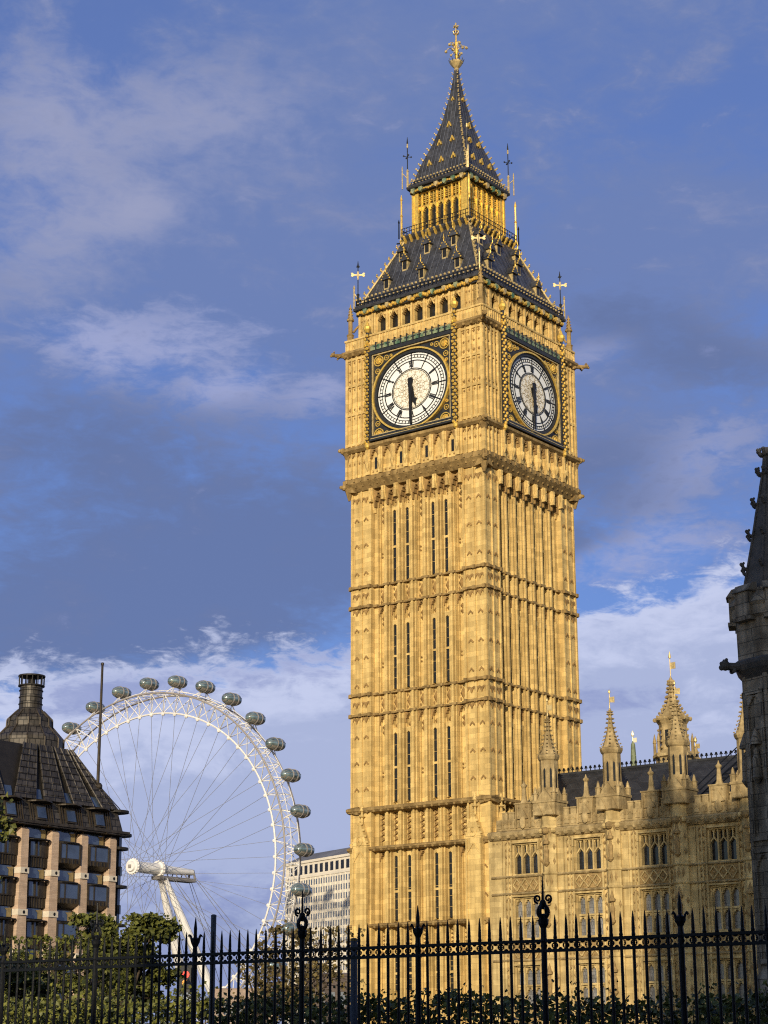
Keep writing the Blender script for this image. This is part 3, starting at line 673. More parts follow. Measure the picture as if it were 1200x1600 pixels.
# --- balcony and lantern
bl = MB(); bl.frus([(3.45, 73.05), (3.72, 73.3), (3.85, 73.5), (3.85, 73.62)]); bal = bl.build('balcony', SLATE, tower)
for k in range(4):
    m = tmb(k)
    for i in range(-5, 6):
        u = i * 0.68; m.dz([(3.55, 72.85), (3.66, 72.88), (3.95, 73.3), (3.95, 73.45), (3.55, 73.45)], u - .085, u + .085); m.ball((u, 3.97, 73.45), .12, 5, 4)
    m.build('gilt_brackets', GOLD, bal)
    m = tmb(k)
    for i in range(-13, 14): u = i * .285; m.box(u - .022, u + .022, 3.83, 3.87, 73.6, 74.35)
    for z in (73.9, 74.3): m.box(-3.87, 3.87, 3.835, 3.865, z, z + .05)
    rl = m.build('balcony_railing', IRON, bal)
    m = tmb(k)
    for i in range(-13, 14, 2): m.ball((i * .285, 3.87, 74.1), .06, 5, 4)
    m.build('gilt_studs', GOLD, rl)
    m = tmb(k); m.lathe(3.78, 3.78, [(.14, 73.6), (.11, 73.9), (.1, 75.6), (.15, 75.7), (.09, 75.8), (.09, 77.2), (.13, 77.3), (.02, 77.8)], 7); m.build('gilt_shaft', GOLD, tower)
    m = tmb(k); m.lathe(3.95, 3.95, [(.07, 73.4), (.06, 74.9), (.1, 75.0), (.02, 75.3)], 6); m.tube((3.6, 3.6, 73.0), (4.1, 4.1, 72.9), .08); m.build('iron_post', IRON, bal)
lc = MB(); lc.frus([(2.66, 73.6), (2.66, 78.2)]); lan = lc.build('lantern_core', SLIT, tower)
for k in range(4):
    m = tmb(k); P2 = 0.84
    for i in range(-3, 5):
        u = (i - .5) * P2; m.box(u - .085, u + .085, 2.4, 2.88, 73.62, 77.95); m.box(u - .04, u + .04, 2.86, 2.98, 73.62, 77.6)
        for z in (75.4, 76.5): m.box(u - .11, u + .11, 2.4, 2.95, z, z + .1)
    for i in range(-3, 4):
        u = i * P2; cusped_head(m, u, 76.0, .34, .5, 2.4, 2.84)
        m.box(u - .34, u + .34, 2.4, 2.84, 76.46, 76.56); m.box(u - .34, u + .34, 2.4, 2.86, 77.8, 78.0); m.box(u - .035, u + .035, 2.4, 2.84, 76.5, 77.7)
        for z in (76.85, 77.25):
            for s in (-1, 1): m.ball((u + s * .17, 2.8, z + .2), .075, 5, 4); 
            m.box(u - .34, u + .34, 2.4, 2.83, z - .025, z + .025)
        if abs(i) == 3: m.box(u - .06, u + .06, 2.6, 2.8, 73.6, 76)
        m.box(u - .34, u + .34, 2.4, 2.8, 73.6, 74.0)
    m.build('gilt_arcade', GOLD, tower)
    m = tmb(k); m.box(2.88, 3.1, 2.88, 3.1, 73.6, 78.0); m.build('gilt_shaft', GOLD, tower)
    e = .03 * (k % 2)
    m = tmb(k); m.box(-3.2 + e, 3.2 - e, 2.7, 3.22, 77.9, 78.3); fz = m.build('lantern_frieze', DIRON, tower)
    if k in (0, 1):
        m = tmb(k)
        for i in range(26): u = -3.0 + 6 * i / 25; m.ball((u, 3.28, 78.0 + .15 * random.random()), .1 + .04 * random.random(), 5, 4)
        m.build('gilt_leaf_carving', GOLD, fz)
        for u, mt in ((-2.75, GREEN), (-1.9, GREEN), (-.15, GOLDW), (.8, GREEN), (1.75, GREEN), (2.7, GOLDW)):
            m = tmb(k); m.uz([(u - .2, 78.28), (u + .2, 78.28), (u + .2, 78.0), (u, 77.78), (u - .2, 78.0)], 3.2, 3.44); m.build('shield', mt, fz)
    m = tmb(k); m.dz([(2.8, 78.26), (3.42, 78.34), (3.5, 78.5), (3.3, 78.75), (2.7, 78.75)], -3.42 + e, 3.42 - e); m.build('gutter', SLATE, tower)
    m = tmb(k)
    for i in range(19): u = -3.35 + 6.7 * i / 18; m.box(u - .02, u + .02, 3.3, 3.34, 78.7, 79.1)
    m.box(-3.36 + e, 3.36 - e, 3.305, 3.335, 78.9, 78.94); rl = m.build('eave_railing', IRON, tower)
    m = tmb(k)
    for i in range(19): m.ball((-3.35 + 6.7 * i / 18, 3.32, 79.12), .1, 5, 4)
    for i in range(18): m.ball((-3.16 + 6.7 * i / 18, 3.36, 78.82), .07, 5, 4)
    m.build('gilt_studs', GOLDW, rl)
    w_ = 3.36
    m = tmb(k); m.lathe(w_, w_, [(.11, 78.6), (.1, 80.2), (.14, 80.25), (.045, 80.4), (.045, 82.6), (.09, 82.7), (.02, 83.6)], 6)
    pv = m.build('corner_finial', GOLDW, tower)
    m = tmb(k); m.lathe(w_, w_, [(.05, 80.45), (.05, 83.0), (.09, 83.1), (.015, 83.75)], 6)
    for q in range(4):
        a = q * math.pi / 2 + .65; m.tube((w_, w_, 81.7), (w_ + .34 * math.cos(a), w_ + .34 * math.sin(a), 81.75), .035, .03, 5); m.ball((w_ + .36 * math.cos(a), w_ + .36 * math.sin(a), 81.75), .09, 5, 4)
    m.tube((w_, w_, 82.3), (w_ + .15, w_ - .1, 82.32), .03); m.build('iron_rod', DIRON, pv)
    m = tmb(k); m.lathe(w_ + .35, w_ + .35, [(.06, 78.4), (.06, 80.5), (.02, 80.7)], 6); m.tube((w_, w_, 79.5), (w_ + .35, w_ + .35, 80), .04); m.build('corner_pin', GOLDW, tower)
# --- spire
SP = [(3.05, 78.75), (2.72, 80.1), (2.34, 81.3), (1.66, 83.2), (1.02, 85.5), (.50, 88.2), (.24, 90.1), (.17, 91.1)]
sp = MB(); sp.frus(SP); spire = sp.build('spire', SLATE, tower)
def wsp(z):
    for (w0, z0), (w1, z1) in zip(SP, SP[1:]):
        if z <= z1: return w0 + (w1 - w0) * (z - z0) / (z1 - z0)
    return SP[-1][0]
for k in range(4):
    m = tmb(k)
    for i in range(-6, 7):
        u = i * .42
        for (w0, z0), (w1, z1) in zip(SP, SP[1:]):
            if abs(u) < w1 - .04: m.add([(u - .03, w0 + .045, z0), (u + .03, w0 + .045, z0), (u + .03, w1 + .045, z1), (u - .03, w1 + .045, z1)], [(0, 1, 2, 3)])
    m.build('standing_seams', SEAM, spire)
    m = tmb(k)
    n = 22
    for i in range(n):
        z = 79.3 + (90.6 - 79.3) * i / (n - 1); w = wsp(z); q = .13 - .05 * i / n
        m.ball((w + .05, w + .05, z), q, 5, 4); m.ball((w + .16 - .06 * i / n, w + .16 - .06 * i / n, z + .14), q * .8, 5, 4)
    m.build('hip_crockets', GOLDW, spire)
    m = tmb(k)
    for us, z in (((-1.35, 0, 1.35), 80.5), ((-.72, .72), 82.7), ((0,), 84.6), ((0,), 87.6)):
        for u in us:
            d = wsp(z); s = .74 if z < 87 else .5
            for q in (-1, 1): m.bar((u + q * .3 * s, z), (u, z + .62 * s), .13 * s, d - .5, d + .14)
            m.ball((u, d + .1, z + .68 * s), .1 * s, 5, 4)
    m.build('gilt_lucarnes', GOLD, spire)
m = MB(); m.lathe(0, 0, [(.18, 90.9), (.24, 91.05), (.2, 91.2), (.42, 91.45), (.62, 91.75), (.66, 91.9), (.5, 91.95), (.2, 92.0)], 8)
cr = m.build('crown', GOLDW, tower)
m = MB()
for i in range(12): a = i * math.pi / 6; m.tube((.6 * math.cos(a), .6 * math.sin(a), 91.85), (.74 * math.cos(a), .74 * math.sin(a), 92.15), .06, .03, 5)
m.build('crown_leaves', DIRON, cr)
m = MB(); m.lathe(0, 0, [(.17, 91.9), (.12, 92.3), (.17, 92.5), (.14, 92.7), (.2, 93.0), (.19, 93.3), (.1, 93.7), (.16, 93.95), (.08, 94.1), (.06, 94.8), (.14, 94.9), (.05, 95.0)], 8)
fin = m.build('finial', GOLD, tower)
m = MB()
for i in range(8):
    a = i * math.pi / 4 + .3; c_, s_ = math.cos(a), math.sin(a)
    big = i % 2 == 0; r_ = 1.02 if big else .7; zz = 93.35 if big else 93.75
    m.path([(.1 * c_, .1 * s_, 93.1), (.45 * r_ * c_, .45 * r_ * s_, zz + .15), (r_ * .8 * c_, r_ * .8 * s_, zz + .1), (r_ * c_, r_ * s_, zz - .1)], .04, 5)
    m.ball((r_ * c_, r_ * s_, zz - .15), .15, 7, 5)
    if big: m.tube((.1 * c_, .1 * s_, 93.0), (.5 * c_, .5 * s_, 92.75), .03); m.ball((.52 * c_, .52 * s_, 92.72), .13, 6, 4)
m.build('finial_orbs', GOLDW, fin)
m = MB()
for i in range(6): a = i * math.pi / 3; m.path([(0, 0, 94.75), (.22 * math.cos(a), .22 * math.sin(a), 94.9), (.3 * math.cos(a), .3 * math.sin(a), 95.12), (.05 * math.cos(a), .05 * math.sin(a), 95.25)], .05, 5)
m.box(-.05, .05, -.05, .05, 95.2, 96.0); m.box(-.24, .24, -.04, .04, 95.6, 95.72); m.box(-.04, .04, -.24, .24, 95.6, 95.72)
for p in ((.24, 0, 95.66), (-.24, 0, 95.66), (0, .24, 95.66), (0, -.24, 95.66), (0, 0, 96.0)): m.ball(p, .09, 6, 4)
m.build('cross', GOLDW, fin)

# ================================================================ palace range beside the tower (same axes as the tower, front at d = 7.3)
PO = (20.0, -7.3)
palace = thing('palace_building', 'long golden gothic palace range with traceried windows and pinnacled turrets beside the clock tower', 'palace', glob(*PO), TH)
def pmb(): return MB(lambda u, d, z: (u - PO[0], -d - PO[1], z))
U0, U1, PITCH_ = 7.0, 41.4, 5.645
BC = [10.44 + PITCH_ * i for i in range(6)]               # bay centres
TC = [12.72 + PITCH_ * i + (0.0) for i in range(6)]       # buttress turrets
TC = [b + PITCH_ / 2 - 0.52 for b in BC]
ROWS = [(14.97, 17.35, 'top'), (10.1, 13.25, 'mid'), (5.15, 8.1, 'mid'), (1.0, 3.6, 'mid')]
WW = 1.16
m = pmb()
m.box(U0, U1, -9.0, 6.62, 0, 18.2)
zs = [0.0]
for z0, z1, _ in sorted(ROWS): zs += [z0, z1]
zs.append(18.4)
for i in range(0, len(zs), 2): m.box(U0, U1, 6.6, 7.3, zs[i], zs[i + 1])
for z0, z1, _ in ROWS:
    prev = U0
    for c in BC: m.box(prev, c - WW, 6.6, 7.297, z0, z1); prev = c + WW
    m.box(prev, U1, 6.6, 7.297, z0, z1)
m.build('wall', PSTONE, palace)
# carved wall dressing: strips, panels and bosses
m = pmb(); q = pmb()
for c in BC:
    for s in (-1, 1):
        for off, w in ((1.30, .07), (1.62, .05), (1.95, .09), (2.16, .04)): m.box(c + s * off - w, c + s * off + w, 7.25, 7.42 - .03 * (off > 1.5), 0.2, 17.6)
        for z in (16.9, 16.4, 15.9, 14.4, 14.0, 13.0, 12.4, 11.8, 11.2, 10.6, 9.3, 8.9, 7.9, 7.3, 6.7, 6.1, 5.5):
            for off in (1.46, 1.79): q.stud(c + s * off, 7.29, z, .12, .2, .12)
        for z in (17.3, 12.95, 7.7): arch(q, c + s * 1.62, z, .26, .3, 7.28, 7.4, .07)
    for zb in (13.65, 8.6, 4.0):                          # lozenge panels under the windows
        q.box(c - WW - .1, c + WW + .1, 7.28, 7.33, zb, zb + 1.05)
        for j in (-1, 0, 1):
            u = c + j * .76; z = zb + .52
            for a, b in (((u - .36, z), (u, z + .46)), ((u, z + .46), (u + .36, z)), ((u + .36, z), (u, z - .46)), ((u, z - .46), (u - .36, z))): m.bar(a, b, .08, 7.3, 7.46)
            q.stud(u, 7.32, z, .17, .2, .14)
            for sx in (-1, 1):
                for sz in (-1, 1): q.stud(u + sx * .3, 7.32, z + sz * .38, .07, .09, .1)
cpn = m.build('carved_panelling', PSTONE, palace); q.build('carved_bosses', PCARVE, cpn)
m = pmb()
for z, d in ((14.82, 7.52), (13.52, 7.5), (9.75, 7.48), (8.5, 7.48), (4.95, 7.48), (3.85, 7.48)):
    m.dz([(7.2, z - .1), (d - .06, z - .06), (d, z + .02), (d - .1, z + .1), (7.2, z + .14)], U0 + .3, U1)
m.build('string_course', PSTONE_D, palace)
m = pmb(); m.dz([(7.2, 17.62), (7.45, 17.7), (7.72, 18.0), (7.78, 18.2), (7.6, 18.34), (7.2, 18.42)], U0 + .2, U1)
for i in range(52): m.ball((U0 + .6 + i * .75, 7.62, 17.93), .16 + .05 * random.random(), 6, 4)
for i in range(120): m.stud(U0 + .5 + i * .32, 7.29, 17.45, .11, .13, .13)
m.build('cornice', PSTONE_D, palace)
# windows: stone frame and tracery, leaded glass as the pane
def pwindow(c, z0, z1, kind, row, bay):
    w = pmb(); w.box(c - WW, c + WW, 6.8, 6.86, z0, z1)
    g = pmb()
    g.box(c - WW - .02, c + WW + .02, 6.86, 7.36, z0 - .14, z0 + .05)
    for s in (-1, 1): g.box(*sorted((c + s * WW, c + s * (WW - .1))), 6.86, 7.26, z0, z1)
    g.box(c - WW, c + WW, 6.86, 7.26, z1 - .1, z1)
    g.box(c - WW - .16, c + WW + .16, 7.2, 7.50, z1 + .02, z1 + .13)       # label mould
    for s in (-1, 1): g.box(*sorted((c + s * (WW + .04), c + s * (WW + .15))), 7.2, 7.49, z1 - .55, z1 + .02)
    lw = 2 * WW / 3
    for s in (-1, 1): g.box(c + s * lw / 2 - .065, c + s * lw / 2 + .065, 6.86, 7.22, z0, z1)
    for j in (-1, 0, 1):
        u = c + j * lw; hw = lw / 2 - .06
        if kind == 'top':
            zt = z1 - .95
            for s in (-1, 1): g.bar((u + s * hw, zt - .1), (u, zt + .32), .09, 6.86, 7.12)
            g.bar((u, zt + .3), (u, z1), .09, 6.86, 7.13)
            for s in (-1, 1): cusped_head(g, u + s * hw / 2, z1 - .3, hw / 2, .2, 6.86, 7.1)
            cusped_head(g, u, zt - .3, hw, .35, 6.86, 7.05, 3) if False else None
        else:
            zm = (z0 + z1) / 2
            cusped_head(g, u, z1 - .55, hw, .45, 6.86, 7.12, 3); cusped_head(g, u, zm - .5, hw, .42, 6.86, 7.10, 3)
            g.box(u - hw, u + hw, 6.86, 7.15, zm - .07, zm + .07)
    fr = g.build('window', PSTONE, palace)
    w.build('pane', LEADED if kind == 'top' else LEADPALE, fr)
for i, c in enumerate(BC):
    for r, (z0, z1, kd) in enumerate(ROWS): pwindow(c, z0, z1, kd, r, i)
# parapet with merlons and a pinnacled centrepiece over every window
m = pmb(); m.box(U0 + .9, U1, 7.05, 7.5, 18.38, 19.25)
for i in range(int((U1 - 8.1) / .62)):
    u = 8.2 + i * .62; m.box(u - .21, u + .21, 7.45, 7.56, 18.55, 19.1); arch(m, u, 18.85, .2, .2, 7.5, 7.6, .06)
for c in BC:
    for off in (-1.75, -1.12, 1.12, 1.75): m.box(c + off - .24, c + off + .24, 7.05, 7.46, 19.25, 19.78); m.box(c + off - .27, c + off + .27, 7.02, 7.5, 19.72, 19.82)
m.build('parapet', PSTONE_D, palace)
for c in BC:
    m = pmb(); m.box(c - .72, c + .72, 7.05, 7.55, 19.25, 20.4); m.box(c - .8, c + .8, 7.0, 7.6, 20.35, 20.46)
    m.uz([(c - .5, 19.2), (c + .5, 19.2), (c, 20.0)], 7.5, 7.66); m.ball((c, 7.65, 18.9), .3, 6, 5, 1, .5, 1.6)
    for s in (-1, 1): m.box(c + s * .62 - .06, c + s * .62 + .06, 7.5, 7.64, 18.5, 20.3); m.stud(c + s * .34, 7.54, 20.1, .15, .15, .1)
    m.lathe(c, 7.3, [(.36, 20.4), (.22, 20.7), (.14, 21.6), (.23, 21.72), (.26, 21.82), (.1, 21.95), (.02, 22.2)], 8); m.build('parapet_pinnacle', PSTONE_D, palace)
# octagonal buttress turrets
for i, c in enumerate(TC):
    m = pmb(); m.lathe(c, 7.25, [(.66, 0), (.66, 18.2), (.8, 18.3), (.8, 18.5), (.72, 18.6), (.72, 19.3)], 8)
    for z in (3.9, 8.55, 9.8, 13.55, 14.85): m.lathe(c, 7.25, [(.66, z - .1), (.76, z), (.76, z + .08), (.66, z + .16)], 8)
    nq = []
    for z in (16.3, 11.7, 6.6):                            # niches with canopies and worn figures
        q = pmb(); nq.append(q)
        q.lathe(c, 7.92, [(.06, z - .9), (.26, z - .72), (.28, z - .6), (.2, z - .55)], 7)
        q.lathe(c, 7.9, [(.17, z - .55), (.2, z - .1), (.22, z + .3), (.1, z + .5), (.13, z + .62), (.05, z + .75)], 7)
        q.lathe(c, 7.9, [(.3, z + .78), (.32, z + .95), (.18, z + 1.05), (.1, z + 1.3), (.02, z + 1.6)], 6)
        for s in (-1, 1): q.stud(c + s * .5, 7.6, z + .6, .14, .3, .16); q.stud(c + s * .5, 7.6, z - .5, .14, .3, .16)
    q = pmb()
    for z in (18.0, 14.3, 9.2, 4.4):
        for s in (-.32, 0, .32): q.stud(c + s, 7.88 - abs(s) * .3, z, .13, .42, .14)
    q.ball((c, 8.0, 18.1), .3, 7, 5); m.ball((c - .55, 7.75, 18.1), .22, 6, 4); m.ball((c + .55, 7.75, 18.1), .22, 6, 4)
    bt = m.build('buttress_turret', PSTONE, palace); q.build('carved_bosses', PCARVE, bt)
    for n_ in nq: n_.build('statue_niche', PCARVE, bt)
    m = pmb(); m.box(c - .98, c + .98, 6.3, 8.1, 19.25, 20.3)
    m.box(c - 1.05, c + 1.05, 6.24, 8.16, 20.24, 20.42)
    for s in (-1, 1):
        m.uz([(c + s * .5 - .42, 19.3), (c + s * .5 + .42, 19.3), (c + s * .5, 20.1)], 8.08, 8.2)
        for dd in (6.45, 7.95): m.lathe(c + s * .85, dd, [(.2, 20.4), (.22, 20.9), (.28, 20.95), (.14, 21.05), (.1, 21.3), (.02, 21.5)], 6)
    m.uz([(c - .7, 20.4), (c + .7, 20.4), (c, 21.35)], 7.85, 8.05); m.dz([(6.55, 20.4), (7.95, 20.4), (7.25, 21.35)], c - .85, c + .85)
    m.build('turret_base', PSTONE_D, bt)
    m = pmb(); m.lathe(c, 7.25, [(.70, 20.4), (.70, 23.5), (.80, 23.6), (.88, 23.8), (.88, 23.95), (.74, 24.0)], 8); tw = m.build('turret_shaft', PSTONE_D, bt)
    m = pmb()
    for a in range(8):
        an = a * math.pi / 4 + math.pi / 2; ux, dx = math.cos(an), math.sin(an); r_ = .70 * math.cos(math.pi / 8)
        tx, ty = -dx, ux; p = lambda t, o: (c + ux * (r_ + o) + tx * t, 7.25 + dx * (r_ + o) + ty * t)
        A, B = p(-.09, .006), p(.09, .006)
        m.add([(A[0], A[1], 21.4), (B[0], B[1], 21.4), (B[0], B[1], 22.75), ((A[0] + B[0]) / 2, (A[1] + B[1]) / 2, 22.95), (A[0], A[1], 22.75)], [(0, 1, 2, 3, 4)])
    m.build('slit', SLIT, tw)
    m = pmb(); prof = [(.74, 23.95), (.52, 24.5), (.34, 25.1), (.19, 25.8), (.11, 26.5), (.06, 26.9)]
    m.lathe(c, 7.25, prof, 8)
    for (r0, z0), (r1, z1) in zip(prof, prof[1:]):
        for a in range(8):
            an = a * math.pi / 4 + math.pi / 8
            for t in (0.1, .55):
                r_ = r0 + (r1 - r0) * t + .11; m.ball((c + r_ * math.cos(an), 7.25 + r_ * math.sin(an), z0 + (z1 - z0) * t + .05), .085, 5, 4, 1, 1, .7)
    m.lathe(c, 7.25, [(.05, 26.4), (.22, 26.55), (.22, 26.62), (.06, 26.75), (.12, 26.9), (.02, 27.1)], 6); m.build('crocketed_spire', PSTONE_D, bt)
    if i < 4:
        m = pmb(); m.lathe(c, 7.25, [(.035, 26.9), (.03, 28.2), (.09, 28.25), (.09, 28.38), (.02, 28.5)], 6); m.add([(c, 7.25, 27.5), (c + .42, 7.2, 27.46), (c + .42, 7.2, 27.92), (c, 7.25, 27.9), (c, 7.28, 27.5), (c + .42, 7.23, 27.46), (c + .42, 7.23, 27.92), (c, 7.28, 27.9)], [(0, 1, 2, 3), (4, 5, 6, 7), (0, 1, 5, 4), (2, 3, 7, 6), (1, 2, 6, 5)])
        m.build('weather_vane', GOLDW, bt)
# roof, coped gable, cresting
m = pmb(); m.dz([(6.6, 18.9), (0.0, 23.55), (-6.6, 18.9)], 9.0, U1)
prf = m.build('roof', SLATE2, palace)
m = pmb()
for s in (1,): m.add([(8.62, 6.9, 18.7), (9.05, 6.9, 18.7), (9.05, 0, 23.75), (8.62, 0, 23.75), (8.62, 7.0, 19.0), (9.05, 7.0, 19.0), (9.05, 0, 24.05), (8.62, 0, 24.05)], [(3, 2, 1, 0), (4, 5, 6, 7), (0, 1, 5, 4), (1, 2, 6, 5), (2, 3, 7, 6), (3, 0, 4, 7)])
m.dz([(6.8, 18.0), (6.8, 18.8), (0, 23.6), (-6.8, 18.8), (-6.8, 18.0)], 8.7, 9.0)
m.box(8.4, 9.1, .3, 1.5, 22.0, 24.4); m.lathe(8.75, .9, [(.5, 24.4), (.6, 24.6), (.1, 25.2)], 6); m.build('coped_gable', PSTONE, palace)
m = pmb(); m.box(9.0, U1, -.1, .1, 23.5, 23.68); rc = m.build('ridge', SLATE2, palace)
m = pmb()
for i in range(int((U1 - 9.2) / .42)):
    u = 9.2 + i * .42; m.box(u - .03, u + .03, -.03, .03, 23.65, 23.95); m.ball((u, 0, 24.0), .1, 5, 4); m.ball((u - .1, 0, 23.9), .06, 4, 3); m.ball((u + .1, 0, 23.9), .06, 4, 3)
m.build('iron_cresting', IRON, rc)
m = pmb()                                                 # access ladder with hoops on the roof slope
for s in (-.35, .35):
    c = 26.1 + s
    m.tube((c - 1.4, 5.6, 19.7), (c, .9, 23.1), .05); m.tube((c - 1.4, 5.9, 20.4), (c, .6, 24.3), .045); m.path([(c, .6, 24.3), (c + .1, .3, 24.7), (c + .1, -.1, 24.6)], .045); m.tube((c, .7, 23.0), (c, .6, 24.3), .04)
for i in range(10): t = i / 9; m.tube((26.1 - .35 - 1.4 * (1 - t), 5.6 - 4.7 * t, 19.7 + 3.4 * t), (26.45 - 1.4 * (1 - t), 5.6 - 4.7 * t, 19.7 + 3.4 * t), .03)
m.build('roof_ladder', IRON, palace)
# taller lantern turret rising behind the ridge
bc, bd = 16.55, -6.0
m = pmb(); m.lathe(bc, bd, [(1.5, 17), (1.5, 24.9), (1.75, 25.0), (1.75, 25.2), (1.35, 25.5), (1.16, 25.6), (1.16, 27.7), (1.3, 27.9), (1.45, 28.1), (1.45, 28.3), (1.2, 28.4)], 8)
for a in range(8):
    an = a * math.pi / 4 + math.pi / 8
    for z in (25.8, 26.3, 26.8, 27.3): m.ball((bc + 1.2 * math.cos(an), bd + 1.2 * math.sin(an), z), .12, 5, 4)
    m.lathe(bc + 1.55 * math.cos(an), bd + 1.55 * math.sin(an), [(.14, 25.0), (.12, 26.2), (.17, 26.25), (.02, 27.0)], 6)
    m.ball((bc + 1.55 * math.cos(an), bd + 1.55 * math.sin(an), 25.1), .22, 5, 4); m.ball((bc + 1.45 * math.cos(an), bd + 1.45 * math.sin(an), 28.15), .2, 5, 4)
bt = m.build('lantern_turret', PSTONE_D, palace)
m = pmb(); prof = [(1.2, 28.3), (.78, 28.9), (.46, 29.5), (.27, 30.3), (.16, 31.0), (.09, 31.5)]
m.lathe(bc, bd, prof, 8)
for (r0, z0), (r1, z1) in zip(prof, prof[1:]):
    for a in range(8):
        an = a * math.pi / 4 + math.pi / 8
        for t in (.15, .6): r_ = r0 + (r1 - r0) * t + .10; m.ball((bc + r_ * math.cos(an), bd + r_ * math.sin(an), z0 + (z1 - z0) * t + .06), .13, 5, 4)
m.lathe(bc, bd, [(.07, 30.6), (.3, 30.75), (.3, 30.85), (.1, 31.0), (.17, 31.5), (.03, 31.8)], 6); m.build('crocketed_spire', PSTONE_D, bt)
m = pmb(); m.lathe(bc, bd, [(.04, 31.4), (.035, 33.3), (.12, 33.35), (.1, 33.55), (.02, 33.9)], 6); m.box(bc, bc + .5, bd - .02, bd + .02, 32.4, 32.95); m.build('weather_vane', GOLDW, bt)
m = pmb()
for a in range(8):
    an = a * math.pi / 4; r_ = 1.16 * math.cos(math.pi / 8) + .012; ux, dx = math.cos(an), math.sin(an)
    A = (bc + ux * r_ + dx * .16, bd + dx * r_ - ux * .16); B = (bc + ux * r_ - dx * .16, bd + dx * r_ + ux * .16)
    m.add([(*A, 25.9), (*B, 25.9), (*B, 27.2), (*A, 27.2)], [(0, 1, 2, 3)])
m.build('slit', SLIT, bt)
# slender copper-green and stone finials of roofs farther back
VERD = mat('green_copper_spire', (0.17, 0.20, 0.12), 0.7, var=0.4, vscale=2)
WGILT = mat('bright_gilt_vane', (0.85, 0.80, 0.62), 0.4, metal=0.2, var=0.1)
for u, d, zb, mt, h, vane in ((10.45, -10, 23.0, VERD, 4.2, WGILT), (16.45, -10, 23.2, PSTONE_D, 2.9, GOLDW), (20.9, -10, 22.6, PSTONE_D, 2.4, GOLDW)):
    m = pmb(); m.lathe(u, d, [(.5, zb - 4), (.5, zb + 1.2), (.6, zb + 1.4), (.3, zb + 1.9), (.18, zb + h), (.04, zb + h + .3)], 6)
    for j in range(4):
        for q in range(4): a = q * math.pi / 2; r_ = .42 - .08 * j; m.ball((u + r_ * math.cos(a), d + r_ * math.sin(a), zb + 1.7 + .5 * j), .09, 5, 4)
    sp_ = m.build('finial_spire', mt, palace)
    m = pmb(); m.lathe(u, d, [(.04, zb + h), (.04, zb + h + .6), (.15, zb + h + .8), (.12, zb + h + 1.0), (.02, zb + h + 1.2)], 6); m.box(u - .02, u + .38, d - .03, d + .03, zb + h + .15, zb + h + .55); m.build('weather_vane', vane, sp_)

# ================================================================ dark bronze office building on the left (front faces the same way as the tower's right-hand face)
BRZ = mat('dark_bronze_cladding', (0.060, 0.048, 0.036), 0.45, metal=0.35, var=0.4, vscale=1.2, streak=0.4)
BRZ2 = mat('weathered_bronze_roof', (0.070, 0.061, 0.052), 0.5, metal=0.3, var=0.5, vscale=0.8, blocks=(0.75, 0.7, 0.4), mortar=0.22, msize=.06)
BRZ3 = mat('dark_bronze_recess', (0.022, 0.019, 0.017), 0.6, metal=0.2, var=0.3, vscale=1)
SAND = mat('pink_sandstone_pier', (0.49, 0.36, 0.265), 0.85, var=0.2, vscale=1.2, blocks=(2.0, 0.16, 0.12), bump=0.2, mortar=0.7)
CONC = mat('pale_pier_block', (0.62, 0.55, 0.45), 0.8, var=0.15, vscale=2)
BGLASS = mat('blue_reflecting_glass', (0.07, 0.10, 0.155), 0.06, metal=0.4, var=0.5, vscale=0.35, spec=0.9)
TAN = mat('tan_light_shelf', (0.26, 0.195, 0.09), 0.6, var=0.3, vscale=2)
BX = -46.0
office = thing('office_building', 'dark bronze office block with pinkish sandstone piers and a tall round roof vent', 'office building', glob(BX, 0), TH)
def omb(): return MB(lambda u, d, z: (d, u, z))           # u along the front, d outward, relative to the front plane
OE, OW = 5.7, -42.0
m = omb(); m.box(OW, OE, -34, -1.0, 0, 23.1); m.build('wall', BRZ3, office)
PU = [4.12 - 3.905 * i for i in range(12)]
for i, u in enumerate(PU):
    m = omb()
    for z0, z1, w0, w1 in ((0, 10.6, .80, .66), (11.15, 14.4, .62, .55), (14.95, 18.3, .54, .49), (18.85, 22.4, .47, .44)): m.rings([[(u - w, -1, z), (u + w, -1, z), (u + w, -.15 + .25 * (w - .44), z), (u - w, -.15 + .25 * (w - .44), z)] for w, z in ((w0, z0), (w1, z1))])
    m.rings([[(u - w, -1, z), (u + w, -1, z), (u + w, d, z), (u - w, d, z)] for w, d, z in ((.44, -.15, 22.4), (.36, -.3, 22.65))])
    pr = m.build('stone_pier', SAND, office)
    m = omb()
    for z, w in ((10.6, .69), (14.4, .60), (18.3, .53)): m.box(u - w, u + w, -1, .0, z, z + .56)
    m.build('pier_block', CONC, pr)
    m = omb()
    for z in (10.6, 14.4, 18.3):
        m.rings([[(u + .12 + .15 * math.cos(a * math.pi / 6), dd, z + .28 + .17 * math.sin(a * math.pi / 6)) for a in range(12)] for dd in (-.3, .012)])
    m.build('port_hole', BLACK, pr)
    m = omb(); m.tube((u, -.5, 22.6), (u, -.45, 23.2), .09); m.tube((u - 1.5, .35, 22.95), (u - .3, .35, 22.9), .09); m.build('strut', BRZ, office)
BAYU = [(PU[i] + PU[i + 1]) / 2 for i in range(11)]
